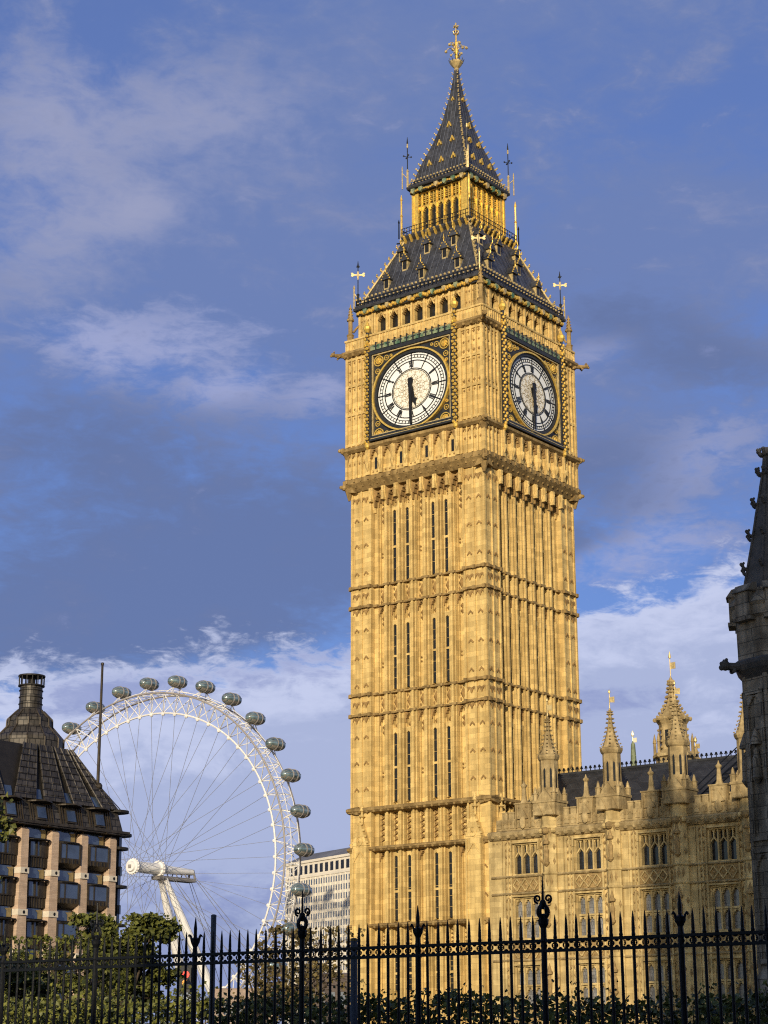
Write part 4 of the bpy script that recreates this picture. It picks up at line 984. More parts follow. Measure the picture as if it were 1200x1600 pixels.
for i, u in enumerate(BAYU):
    oriel = i in (0, 1)
    for f in range(6):
        T = 22.85 - 3.82 * f
        w = 1.42
        m = omb()
        if oriel:
            m.box(u - w, u + w, -1.0, -.85, T - 1.05, T)
            m.box(u - w, u + w, -1.0, -.05, T - 3.2, T - 2.72); m.box(u - w + .05, u + w - .05, -1.0, -.02, T - 1.38, T - 1.28)
            for s in (-1, 1): m.box(u + s * (w - .1) - .1, u + s * (w - .1) + .1, -1, -.02, T - 2.8, T - 1.3)
            m.box(u - .55, u - .45, -1, -.03, T - 2.8, T - 1.3)
            m.rings([[(u - a, -1, z), (u + a, -1, z), (u + a, d, z), (u - a, d, z)] for a, d, z in ((1.1, -.75, T - 3.62), (1.42, .0, T - 3.2))])
            for q in range(6): m.box(u - 1.25 + q * .5 - .05, u - 1.25 + q * .5 + .05, -.3, .04, T - 3.25, T - 2.8)
        else:
            m.box(u - w, u + w, -1.0, -.7, T - 3.8, T - 2.8); m.box(u - w, u + w, -1, -.55, T - 2.85, T - 2.72)
            for q in range(-4, 5): m.box(u + q * .34 - .04, u + q * .34 + .04, -.8, -.62, T - 3.8, T - 2.8)
            for q in (-1.36, -.9, 0, .55, 1.36): m.box(u + q - .07, u + q + .07, -1, -.55, T - 2.8, T - 1.3)
            m.box(u + .62, u + 1.3, -1, -.58, T - 2.8, T - 1.35)
        fr = m.build('window', BRZ, office)
        m = omb()
        m.box(u - w + .1, u + w - .35, -1, -.83, T - 1.0, T - .05)
        m.box(u - w + .12, u + w - .12, -1, (-.1 if oriel else -.7), T - 2.75, T - 1.36); m.build('pane', BGLASS, fr)
        m = omb(); m.add([(u + .62, -.80, T - 1.0), (u + 1.2, -.80, T - 1.0), (u + 1.2, -.80, T - .15), (u + .35, -.80, T - .2), (u + .62, -.80, T - .42)], [(0, 1, 2, 3, 4)]); m.build('light_shelf', TAN, fr)
        m = omb(); m.rings([[(u + 1.46 * math.cos(a * math.pi / 8), -.5 + .75 * math.sin(a * math.pi / 8) * (1 if a % 16 <= 8 else .4), T - 1.22 + dz_) for a in range(16)] for dz_ in (-.05, .05)]); m.build('sunshade', BRZ3, fr)
# gutter, mansard storey, discs
m = omb(); m.box(OW, OE + .15, -1.2, .42, 23.05, 23.3); m.box(OW, OE + .1, -1.2, .25, 22.9, 23.06); m.build('gutter', BRZ, office)
m = omb(); m.rings([[(OW, -1.0 + d, z), (OE - .3 - .3 * k, -1.0 + d, z), (OE - .3 - .3 * k, -30, z), (OW, -30, z)] for k, (d, z) in enumerate(((.85, 23.3), (.3, 25.35)))]); man = m.build('mansard', BRZ2, office)
for i, u in enumerate(BAYU):
    m = omb(); m.rings([[(u - .05 - .62, -.2 + d, z), (u - .05 + .72, -.2 + d, z), (u - .05 + .72, -1, z), (u - .05 - .62, -1, z)] for d, z in ((.16, 23.55), (-.18, 24.95))]); wf = m.build('window', BRZ, man)
    m = omb(); m.rings([[(u - .05 - .5, -.16 + d, z), (u - .05 + .6, -.16 + d, z), (u - .05 + .6, -1, z), (u - .05 - .5, -1, z)] for d, z in ((.16, 23.7), (-.15, 24.8))]); m.build('pane', BGLASS, wf)
    m = omb(); m.rings([[(u - .05 + 1.5 * math.cos(a * math.pi / 8), -.5 + .95 * math.sin(a * math.pi / 8), 25.35 + dz_ - .12 * abs(math.cos(a * math.pi / 8))) for a in range(16)] for dz_ in (-.06, .08)]); m.build('sunshade', BRZ, man)
    m = omb()
    for q in (-1.3, -1.0, 1.0, 1.3, 1.6): m.rings([[(u + q - .05, -.06 + d, z), (u + q + .05, -.06 + d, z), (u + q + .05, -1, z), (u + q - .05, -1, z)] for d, z in ((.0, 23.3), (-.5, 25.3))])
    m.build('standing_seams', BRZ, man)
# round-ended brise-soleil discs past the far corner
for z, r_, du in ((25.5, 1.75, -.2), (23.2, 2.1, .1), (21.8, 1.7, -.1), (18.0, 1.7, -.1), (14.2, 1.7, -.1)):
    m = omb(); m.rings([[(OE + du + r_ * math.cos(a * math.pi / 10), -2.6 + 2.6 * math.sin(a * math.pi / 10), z + dz_ - .1 * abs(math.sin(a * math.pi / 10))) for a in range(20)] for dz_ in (-.13, .13)]); m.build('corner_shade', BRZ3, office)
m = omb(); m.box(OE, OE + .35, -3.5, -.9, 0, 22.9)
for f in range(6): m.box(OE + .2, OE + .42, -3.6, -.8, 22.85 - 3.82 * f - 3.8, 22.85 - 3.82 * f - 3.0)
cw = m.build('corner_glazing', BGLASS, office)
m = omb()
for f in range(6): m.box(OE - .02, OE + .45, -3.6, -.85, 22.85 - 3.82 * f - 3.75, 22.85 - 3.82 * f - 2.9)
m.build('spandrel', BRZ, cw)
# steep main roof: front slope, hip at the far end, broad metal ducts fanning up to the vent collar
RT, RD = 31.3, -3.7
roofm = omb()
Fb, Ft = -.75, RD
roofm.rings([[(OW, Fb, 25.35), (OE - .75, Fb, 25.35), (OE - .75, -30, 25.35), (OW, -30, 25.35)], [(OW, Ft, RT), (1.1, Ft, RT), (1.1, -26, RT), (OW, -26, RT)]])
orf = roofm.build('roof', BRZ3, office)
def fr(u, t, up=0.0): return (u, Fb + (Ft - Fb) * t + up * .9, 25.35 + (RT - 25.35) * t + up * .42)
CU = -1.35                                                # duct bands converge towards the vent
for i in range(-5, 6):
    ub = BAYU[4] * 0 + (PU[1] + PU[2]) / 2 + 1.95 + i * 3.905 - 1.95 - 0.0
    ub = PU[5] + (i + 5) * 3.905 if False else 4.12 - 3.905 * (i + 3)
    if ub < OW + 2 or ub > OE: continue
    conv = max(-9.0, min(9.0, ub - CU))
    ut = CU + conv * .52 if abs(ub - CU) < 9 else ub
    m = omb()
    for a, b in ((-1.28, -.06), (.06, 1.28)):
        ka, kb = a * .62 if abs(ub - CU) < 9 else a, b * .62 if abs(ub - CU) < 9 else b
        lo = max(min(ub + b, OE - .85), ub + a)
        hi = min(ut + kb, 1.05); hi0 = min(ut + ka, 1.0)
        P = [fr(ub + a, 0, .05), fr(lo, 0, .05), fr(hi, 1, .05), fr(hi0, 1, .05)]; Q = [fr(ub + a, 0, .38), fr(lo, 0, .38), fr(hi, 1, .3), fr(hi0, 1, .3)]
        m._ext(P, Q)
        for t in range(1, 9): # stepped plates up the duct
            t /= 9; x0 = ub + a + (hi0 - ub - a) * t; x1 = lo + (hi - lo) * t
            m._ext([fr(x0 + .04, t - .012, .3), fr(x1 - .04, t - .012, .3), fr(x1 - .04, t + .012, .3), fr(x0 + .04, t + .012, .3)], [fr(x0 + .04, t - .012, .43 - .06 * t), fr(x1 - .04, t - .012, .43 - .06 * t), fr(x1 - .04, t + .012, .43 - .06 * t), fr(x0 + .04, t + .012, .43 - .06 * t)])
    for a in (-1.34, 0, 1.34):
        ka = a * .62 if abs(ub - CU) < 9 else a
        m.tube(fr(min(ub + a, OE - .8), 0, .3), fr(min(ut + ka, 1.0), 1, .3), .1, .1, 6)
    m.build('roof_duct', BRZ2, orf)
for u in BAYU:
    m = omb(); x = .55; m._ext([fr(u - x, .03, .06), fr(u + x, .03, .06), fr(u + x * .8 + (CU - u) * .04, .2, .06), fr(u - x * .8 + (CU - u) * .04, .2, .06)], [fr(u - x, .03, .12), fr(u + x, .03, .12), fr(u + x * .8 + (CU - u) * .04, .2, .12), fr(u - x * .8 + (CU - u) * .04, .2, .12)]); m.build('skylight', BGLASS, orf)
vc = (-1.25, -7.4)
m = omb(); m.lathe(*vc, [(3.5, 29.5), (3.5, 32.5), (3.4, 32.7), (2.3, 33.8), (2.25, 34.6), (2.1, 34.7), (1.35, 35.5), (1.25, 35.7)], 12); vent = m.build('roof_vent', BRZ2, office)
m = omb()
for a in range(12):
    an = a * math.pi / 6 + math.pi / 12
    pts = [(vc[0] + r_ * math.cos(an), vc[1] + r_ * math.sin(an), z) for r_, z in ((3.52, 29.8), (3.53, 32.5), (2.32, 33.85), (2.28, 34.6), (1.38, 35.5))]; m.path(pts, .09, 5)
m.build('vent_seams', BRZ, vent)
m = omb(); m.lathe(*vc, [(1.25, 35.5), (1.17, 35.8), (1.14, 38.1)], 20); m.build('vent_stack', BRZ2, vent)
m = omb()
for z in (36.2, 36.9, 37.6, 38.05): m.lathe(*vc, [(1.12, z - .05), (1.24, z - .04), (1.24, z + .04), (1.12, z + .05)], 20)
m.lathe(*vc, [(1.2, 38.0), (1.36, 38.05), (1.36, 38.15), (1.2, 38.2)], 20)
for a in range(14): an = a * math.pi / 7; m.tube((vc[0] + 1.28 * math.cos(an), vc[1] + 1.28 * math.sin(an), 38.1), (vc[0] + 1.28 * math.cos(an), vc[1] + 1.28 * math.sin(an), 39.1), .06, .06, 5)
m.lathe(*vc, [(1.1, 39.0), (1.38, 39.05), (1.38, 39.2), (1.25, 39.22), (.2, 39.35)], 20)
m.lathe(*vc, [(.4, 37.8), (.4, 39.1)], 8); m.build('vent_crown', BRZ3, vent)
# mast standing on the hip
m = omb(); p = fr(3.2, .40, .2); m.tube(p, (p[0] + .1, p[1] - .1, p[2] + 12.6), .17, .12, 8); m.lathe(p[0] + .1, p[1] - .1, [(.15, p[2] + 12.5), (.17, p[2] + 12.6), (.17, p[2] + 12.75), (.1, p[2] + 12.8)], 8); m.ball((p[0], p[1] + .1, p[2]), .42, 7, 5)
m.tube((p[0] - .1, p[1], p[2] + .3), (OE + .9, -1.6, 25.6), .05); m.build('roof_mast', BRZ, office)

# ================================================================ observation wheel across the river
WHITE = mat('white_painted_steel', (0.70, 0.68, 0.66), 0.5, var=0.12, vscale=0.5)
GREYS = mat('grey_painted_steel', (0.30, 0.27, 0.25), 0.5, var=0.15, vscale=0.3)
CABLE = mat('steel_cable', (0.19, 0.19, 0.21), 0.5, var=0.1)
POD = mat('dark_green_pod_glass', (0.20, 0.27, 0.28), 0.06, metal=0.5, var=0.7, vscale=0.6, spec=0.9)
PODB = mat('pod_underside', (0.20, 0.18, 0.15), 0.5, var=0.2)
WA = 0.6683                                               # axle direction measured from straight ahead
WC = at(229, 1356, 720.0)
wheel = thing('ferris_wheel', 'huge white cantilevered observation wheel with egg shaped glass pods beyond the office block', 'ferris wheel', (WC.x, WC.y, 0), -WA)
HZ = WC.z; KXW = 1.11
# local frame: x across the wheel (towards the viewer's right), y along the axle (away), z up
def wp(R, a, s): return (KXW * R * math.cos(a), s, HZ + R * math.sin(a))
NW = 64; RI, RO, HS = 58.4, 65.6, 4.2
A_ = [2 * math.pi * i / NW for i in range(NW)]
m = MB()
for i in range(NW):
    for q in range(2):
        a, b = A_[i] + q * math.pi / NW, A_[i] + (q + 1) * math.pi / NW; m.tube(wp(RI, a, 0), wp(RI, b, 0), .36, .36, 6)
m.build('inner_rim', WHITE, wheel)
for s in (-HS, HS):
    m = MB()
    for i in range(NW):
        for q in range(2):
            a, b = A_[i] + q * math.pi / NW, A_[i] + (q + 1) * math.pi / NW; m.tube(wp(RO, a, s), wp(RO, b, s), .34, .34, 6)
    m.build('outer_rim', GREYS, wheel)
m = MB()
h_ = math.pi / NW
for i in range(NW):
    a = A_[i]
    for s in (-HS, HS):
        m.tube(wp(RI, a, 0), wp(RO, a - h_, s), .18, .18, 5); m.tube(wp(RI, a, 0), wp(RO, a + h_, s), .18, .18, 5)
    m.tube(wp(RO, a + h_, -HS), wp(RO, a + h_, HS), .15, .15, 5)
    m.tube(wp(RO, a + h_, -HS), wp(RO, a + 3 * h_, HS), .13, .13, 4); m.tube(wp(RO, a + h_, HS), wp(RO, a + 3 * h_, -HS), .13, .13, 4)
    m.ball(wp(RI - .4, a, 0), .75, 6, 4)
    m.tube(wp(RO + 1.2, a, -HS * .5), wp(RO + 1.2, a + 2 * h_, -HS * .5), .14, .14, 4)
    m.tube(wp(RO + 1.2, a, HS * .5), wp(RO + 1.2, a + 2 * h_, HS * .5), .14, .14, 4)
    m.tube(wp(RO, a, -HS), wp(RO + 1.2, a, -HS * .5), .12, .12, 4); m.tube(wp(RO, a, HS), wp(RO + 1.2, a, HS * .5), .12, .12, 4)
m.build('rim_truss', WHITE, wheel)
m = MB()
for i in range(NW):
    a = A_[i]; s = -7.0 if i % 2 else 6.5
    m.tube(wp(RI, a, 0), wp(3.0, a + (1.1 if i % 4 < 2 else -1.1), s), .075, .075, 4)
m.build('spoke_cable', CABLE, wheel)
def axl(prof, n=20): return [[(KXW * r * math.cos(2 * math.pi * i / n), s, HZ + r * math.sin(2 * math.pi * i / n)) for i in range(n)] for s, r in prof]
m = MB(); m.rings(axl([(-8.6, .5), (-8.6, 1.8), (-7.8, 2.0), (-7.8, 2.8), (-6.6, 2.8), (-6.6, 2.0), (5.6, 2.2), (5.6, 3.0), (7.0, 3.0), (7.0, 2.1), (8.5, 1.7), (24.5, 1.2), (24.8, .4)]))
for i in range(16): a = i * math.pi / 8; m.ball((KXW * 2.8 * math.cos(a), -7.2, HZ + 2.8 * math.sin(a)), .42, 5, 4); m.ball((KXW * 3.0 * math.cos(a), 6.3, HZ + 3.0 * math.sin(a)), .4, 5, 4)
m.build('hub', WHITE, wheel)
m = MB(); m.box(-.6, .6, -9.1, -8.5, HZ - .6, HZ + .6); m.build('hub_cap', GREYS, wheel)
m = MB(); m.box(-2.2, 2.2, 5.0, 24.5, HZ - 4.0, HZ - 2.6); m.tube((-1.8, 24.5, HZ - 2.7), (-.8, 24.4, HZ + .8), .4); m.tube((1.8, 24.5, HZ - 2.7), (.8, 24.4, HZ + .8), .4)
for s in (10, 15, 20): m.tube((1.6, s, HZ - 2.7), (.6, s, HZ - .8), .2); m.tube((-1.6, s, HZ - 2.7), (-.6, s, HZ - .8), .2)
m.build('spindle_platform', mat('dim_grey_steel', (.17, .155, .145), .6, var=.2, vscale=.3), wheel)
for sx in (-1, 1):
    m = MB(); t0 = Vector((sx * 1.2, 8.6, HZ - 3.0)); t1 = Vector((sx * 10.5, 43.0, -1))
    N_ = 8
    for i in range(N_):
        a, b = i / N_, (i + 1) / N_; r = lambda t: 0.95 + .95 * math.sin(math.pi * min(1, t * 1.05)) ** 1
        m.tube(t0.lerp(t1, a), t0.lerp(t1, b), r(a), r(b), 12)
    m.build('leg', WHITE, wheel)
m = MB()
for sx, sy, e in ((-2, 24.4, -26), (2, 24.4, 26), (-1, 24.4, -18), (1, 24.4, 18)): m.tube((sx, sy, HZ - 2), (e * 1.0, 84, 0), .11, .11, 5); m.tube((sx + .8, sy - 12, HZ - 3.5), (e + 3, 60, 0), .11, .11, 5)
m.build('stay_cable', CABLE, wheel)
pod_ph = 2.181
for i in range(32):
    a = pod_ph - i * math.pi / 16; c = wp(70.4, a, 0)
    m = MB(); n, mm = 14, 9
    rs = []
    for j in range(mm + 1):
        t = -1 + 2 * j / mm; r = 2.35 * max(.05, (1 - abs(t) ** 2.6)) ** .5
        rs.append([(c[0] + KXW * r * math.cos(2 * math.pi * q / n), c[1] + 4.7 * t, c[2] + r * math.sin(2 * math.pi * q / n)) for q in range(n)])
    m.rings(rs); po = m.build('capsule', POD, wheel, smooth=True)
    m = MB()
    for s in (-1.2, 1.2):
        k = 2.35 * (1 - (abs(s) / 4.7) ** 2.6) ** .5 + .12
        m.rings([[(c[0] + KXW * kk * math.cos(2 * math.pi * q / 18), c[1] + s + dd, c[2] + kk * math.sin(2 * math.pi * q / 18)) for q in range(18)] for dd, kk in ((-.2, k - .3), (-.2, k), (.2, k), (.2, k - .3))], cap=False)
    for q in range(5):
        th_ = math.pi * (q + .5) / 5
        pts = []
        for j in range(9):
            t = -1 + 2 * j / 8; r = 2.35 * max(.05, (1 - abs(t) ** 2.6)) ** .5 + .03; pts.append((c[0] + KXW * r * math.cos(th_), c[1] + 4.7 * t, c[2] + r * math.sin(th_)))
        m.path(pts, .06, 4)
    m.build('capsule_ring', GREYS, po)
    m = MB()
    rs = []
    for j in range(9):
        t = -.92 + 1.84 * j / 8; r = 2.38 * max(.05, (1 - abs(t) ** 2.6)) ** .5
        rs.append([(c[0] + KXW * r * math.cos(th_), c[1] + 4.7 * t, c[2] + r * math.sin(th_)) for th_ in [R_(x) for x in (205, 225, 248, 270, 292, 315, 335)]])
    m.rings(rs); m.build('capsule_floor', PODB, po)
    m = MB(); ca, sa = math.cos(a), math.sin(a)
    for s in (-1.2, 1.2):
        m.tube(wp(RO + .5, a - .02, s * 3), (c[0] + KXW * -1.9 * ca, c[1] + s, c[2] - 1.9 * sa), .2, .2, 4); m.tube(wp(RO + .5, a + .02, s * 3), (c[0] - KXW * 1.9 * ca, c[1] + s, c[2] - 1.9 * sa), .2, .2, 4)
    m.build('capsule_mount', WHITE, po)

# ================================================================ pale stone tower block behind the wheel
SHELL = mat('cream_portland_stone', (0.72, 0.65, 0.54), 0.85, var=0.12, vscale=0.08)
LEAD = mat('grey_lead_roof', (0.15, 0.15, 0.165), 0.6, var=0.3, vscale=0.1)
SWIN = mat('far_window_glass', (0.07, 0.10, 0.15), 0.15, var=0.7, vscale=0.13, spec=0.8)
SB = at(548, 1340, 905.0); SB.z = 0
blk = thing('tower_block', 'pale stone tower block with rows of small windows between the wheel and the clock tower', 'office tower', SB, math.atan2(-0.84, 0.54))
# local x runs along the front (to the right and nearer), y goes back
SL, SH = 62.0, 96.0
k_ = 905.0
def sh(py): return at(540, py, 905).z
TOPZ = sh(1333)
m = MB(); m.box(-SL, 2, 0, 26, 0, TOPZ); m.box(-SL - .5, 2.5, -.6, 26, TOPZ - 1.2, TOPZ)
m.box(-SL, 2, -.35, 0, TOPZ - 8.4, TOPZ - 7.2)
blw = m.build('wall', SHELL, blk)
m = MB(); m._ext([(-SL, -.2, TOPZ), (2, -.2, TOPZ), (2, 26, TOPZ), (-SL, 26, TOPZ)], [(-SL + 6, 7, TOPZ + 4.2), (-4, 7, TOPZ + 4.2), (-4, 20, TOPZ + 4.2), (-SL + 6, 20, TOPZ + 4.2)]); m.build('roof', LEAD, blk)
wn = 0; rest = MB()
FH = 4.15
for r in range(20):
    for c in range(26):
        x = -1.2 - c * 2.32 - (.35 if c % 2 else 0); z = TOPZ - 12.2 - r * FH
        if z < 3: continue
        if wn < 99: q = MB()
        else: q = rest
        q.box(x - .55, x + .55, -.05, .1, z, z + 2.7); wn += 1
        if q is not rest: q.build('window', SWIN, blk)
o = rest.build('lower_windows', SWIN, blk); o['kind'] = 'stuff'
for c in range(12):
    m = MB(); x = -2.6 - c * 4.9; m.box(x - 1.4, x + 1.4, -.06, .1, TOPZ - 6.6, TOPZ - 2.4); m.build('loggia_opening', SLIT, blk)
m = MB()
for c in range(14): x = -.2 - c * 4.64; m.box(x - .22, x + .22, -.25, .05, 0, TOPZ - 8)
m.build('stone_mullions', SHELL, blk)

# ================================================================ soot-dark gothic turret on the right
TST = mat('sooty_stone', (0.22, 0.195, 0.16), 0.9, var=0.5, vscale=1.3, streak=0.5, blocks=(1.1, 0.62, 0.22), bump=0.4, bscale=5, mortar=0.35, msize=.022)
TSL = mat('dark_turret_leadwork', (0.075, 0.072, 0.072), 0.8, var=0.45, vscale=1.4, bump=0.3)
TD = 92.0
def tz(py): return at(1200, py, TD).z
tc_ = at(1219, 1045, TD); PXM = TD / FPX * (1.0 / 1.0)
tur = thing('stone_turret', 'soot dark octagonal stone turret with crocketed spire and gargoyle in shade', 'turret', (tc_.x, tc_.y, 0), R_(10))
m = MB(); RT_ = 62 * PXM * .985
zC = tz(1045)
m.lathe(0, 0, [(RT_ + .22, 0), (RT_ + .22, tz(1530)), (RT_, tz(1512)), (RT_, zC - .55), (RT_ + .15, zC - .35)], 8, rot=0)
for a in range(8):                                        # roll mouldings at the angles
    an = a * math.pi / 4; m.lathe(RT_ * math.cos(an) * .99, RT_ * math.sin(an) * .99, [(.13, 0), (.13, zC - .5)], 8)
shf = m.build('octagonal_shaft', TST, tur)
m = MB()                                                  # tall sunk panels with pointed heads and statue niches
for a in range(8):
    an = a * math.pi / 4 + math.pi / 8; ap = RT_ * math.cos(math.pi / 8); ux, uy = math.cos(an), math.sin(an)
    q = MB(lambda t, o, z: (ux * (ap + o) - uy * t, uy * (ap + o) + ux * t, z))
    for z0, z1 in ((tz(1500), tz(1330)), (tz(1310), tz(1085))):
        for s in (-1, 1): q.box(s * .52 - .08, s * .52 + .08, -.05, .14, z0, z1)
        cusped_head(q, 0, z1 - .75, .46, .6, -.05, .12); q.box(-.6, .6, -.05, .17, z1 - .16, z1 + .05); q.box(-.6, .6, -.05, .16, z0 - .2, z0)
        q.box(-.46, .46, -.05, .04, z0, z0 + (z1 - z0) * .25)
    z = tz(1200); q.lathe(0, .16, [(.05, z - .9), (.26, z - .6), (.22, z - .5), (.2, z + .3), (.12, z + .55), (.14, z + .7), (.03, z + .85)], 7); q.lathe(0, .14, [(.3, z + 1.0), (.3, z + 1.15), (.05, z + 1.8)], 6)
    b0 = len(m.v); m.v += q.v; m.f += [tuple(i + b0 for i in f) for f in q.f]
m.build('niche_panelling', TST, shf)
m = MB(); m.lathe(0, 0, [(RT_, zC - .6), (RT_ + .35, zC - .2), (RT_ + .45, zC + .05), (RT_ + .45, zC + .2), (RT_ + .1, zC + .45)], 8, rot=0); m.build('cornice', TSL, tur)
m = MB(); zU0, zU1 = tz(1030), tz(948); RU = 73 * PXM
m.lathe(0, 0, [(RU - .12, zC + .3), (RU - .1, zU1 - .9), (RU + .06, zU1 - .75), (RU + .06, zU1 - .3), (RU + .22, zU1 - .15), (RU + .12, zU1 + .1), (RU - .25, zU1 + .45), (62 * PXM, tz(928))], 8, rot=0); up = m.build('upper_stage', TST, tur)
m = MB()
for a in range(8):
    an = a * math.pi / 4 + math.pi / 8; ap = RU * math.cos(math.pi / 8); ux, uy = math.cos(an), math.sin(an)
    q = MB(lambda t, o, z: (ux * (ap + o) - uy * t, uy * (ap + o) + ux * t, z))
    q.box(-.5, .5, -.2, .22, zU1 - .9, zU1 + .5); q.dz([(-.3, zU1 + .45), (.34, zU1 + .45), (.05, zU1 + .85), (-.3, zU1 + .95)], -.58, .58); q.box(-.6, .6, -.2, .3, zU1 - 1.0, zU1 - .82)
    b0 = len(m.v); m.v += q.v; m.f += [tuple(i + b0 for i in f) for f in q.f]
m.build('gabled_crown', TST, up)
sprof = [(54 * PXM, tz(930)), (35 * PXM, tz(852)), (26 * PXM, tz(812)), (15 * PXM, tz(765)), (8 * PXM, tz(735)), (3 * PXM, tz(700))]
m = MB(); m.lathe(0, 0, sprof, 8, rot=0)
for a in range(8):
    an = a * math.pi / 4
    for (r0, z0), (r1, z1) in zip(sprof, sprof[1:]): m.tube((r0 * math.cos(an), r0 * math.sin(an), z0), (r1 * math.cos(an), r1 * math.sin(an), z1), .09, .08, 5)
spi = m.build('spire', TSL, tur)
def sr(z):
    for (r0, z0), (r1, z1) in zip(sprof, sprof[1:]):
        if z <= z1: return r0 + (r1 - r0) * (z - z0) / (z1 - z0)
    return .1
for a in range(8):
    an = a * math.pi / 4; ux, uy = math.cos(an), math.sin(an)
    for py in (888, 836, 786, 738, 708):
        m = MB(); z = tz(py); r_ = sr(z) + .02; m.path([(r_ * ux, r_ * uy, z - .1), ((r_ + .16) * ux, (r_ + .16) * uy, z - .12), ((r_ + .27) * ux, (r_ + .27) * uy, z), ((r_ + .27) * ux, (r_ + .27) * uy, z + .14)], .1, 6, .09); m.ball(((r_ + .33) * ux, (r_ + .33) * uy, z + .13), .1, 5, 4); m.ball(((r_ + .2) * ux, (r_ + .2) * uy, z + .2), .07, 5, 4); m.build('crocket', TSL, spi)
m = MB()
for a in (4, 2, 6):
    an = a * math.pi / 4 + .05; ux, uy = math.cos(an), math.sin(an); P = lambda r, z, t=0: (r * ux - t * uy, r * uy + t * ux, z)
    m.path([P(RT_ - .1, zC + .05), P(RT_ + .5, zC - .02), P(RT_ + .85, zC)], .24, 8, .2); m.ball(P(RT_ + 1.0, zC + .04), .27, 7, 5)
    m.ball(P(RT_ + 1.2, zC - .08), .15, 6, 4); m.ball(P(RT_ + 1.18, zC + .12), .12, 6, 4)
    for s in (-1, 1): m.ball(P(RT_ + .98, zC + .3, s * .15), .09, 5, 4); m.ball(P(RT_ + .6, zC - .22, s * .16), .13, 5, 4)
m.build('gargoyle', TSL, tur)

# ================================================================ iron railing in the foreground
FP, FD = Vector((-3.28, 21.915, 0)), Vector((1.203, -0.81, 0))       # first scrolled post and one bay along the line
FDn = FD.normalized(); FBAY = FD.length; FANG = math.atan2(FDn.y, FDn.x)
ZT, ZB, ZTIP = 2.655, 2.560, 2.90
fence = thing('metal_fence', 'black iron railing with spiked pickets and scrolled posts along the foreground', 'fence', FP, FANG)
NP = 12; GAP = FBAY / NP
K0, K1 = -1.6, 7.4
m = MB(); m.box(K0 * FBAY, K1 * FBAY, -.11, .11, 0, .55); m.box(K0 * FBAY, K1 * FBAY, -.14, .14, .55, .62); m.build('stone_plinth', mat('grey_kerb_stone', (.2, .19, .17), .9, var=.3, vscale=3), fence)
for z in (ZT, ZB, .95): m = MB(); m.box(K0 * FBAY, K1 * FBAY, -.022, .022, z - .014, z + .014); m.build('rail', IRON, fence)
pm = MB(); pm.lathe(0, 0, [(.0148, .6), (.0148, ZT + .02)], 8); pm.lathe(0, 0, [(.0148, ZT + .0), (.020, ZT + .03), (.0148, ZT + .05), (.0165, ZT + .07), (.011, ZTIP - .06), (.003, ZTIP)], 8)
p0 = None; lat = MB(); zc = (ZT + ZB) / 2; hh = (ZT - ZB) / 2
for i in range(int(K0 * NP), int(K1 * NP)):
    if i % NP:
        if p0 is None: p0 = pm.build('picket', IRON, fence); p0.location = (i * GAP, 0, 0)
        else: c = p0.copy(); COL.objects.link(c); c.parent = fence; c.location = (i * GAP, 0, 0); c.rotation_euler = (random.uniform(-.004, .004), random.uniform(-.004, .004), 0)
    x = (i + .5) * GAP; w_ = GAP / 2 - .012
    L_ = MB(lambda u, d, z: (u, d, z))
    for cx, cz, a0 in ((x, ZT - .006, 90), (x, ZB + .006, -90), (x - w_, zc, 0), (x + w_, zc, 180)):
        r = .020
        pts = [(cx + r * 1.05 * math.cos(R_(a0 + 180 * t / 6 + (0 if a0 in (0, 180) else 90)) if False else R_(a0) + 0), 0, cz) for t in range(0)]
        aa = {90: 180, -90: 0, 0: -90, 180: 90}[a0]
        pts = [(cx + r * math.cos(R_(aa + 180 * t / 6)), 0, cz + r * math.sin(R_(aa + 180 * t / 6))) for t in range(7)]
        lat.path(pts, .0065, 5); lat.ball((cx + .013 * math.cos(R_(aa + 90)), 0, cz + .013 * math.sin(R_(aa + 90))), .009, 5, 4)
    for sx in (-1, 1):
        for sz in (-1, 1): lat.ball((x + sx * (w_ - .002), 0, zc + sz * (hh - .01)), .012, 5, 4)
lat.build('lattice_band', IRON, fence)
def spiral(mb, cx, cz, r, s, d=0.0):
    pts = []
    for i in range(15):
        a = -90 + s * 0 + 33 * i; rr = r * (1 - .052 * i); pts.append((cx + s * rr * math.sin(R_(a + 90)) , d, cz - rr * math.cos(R_(a + 90))))
    mb.path(pts, .012, 6, .009)
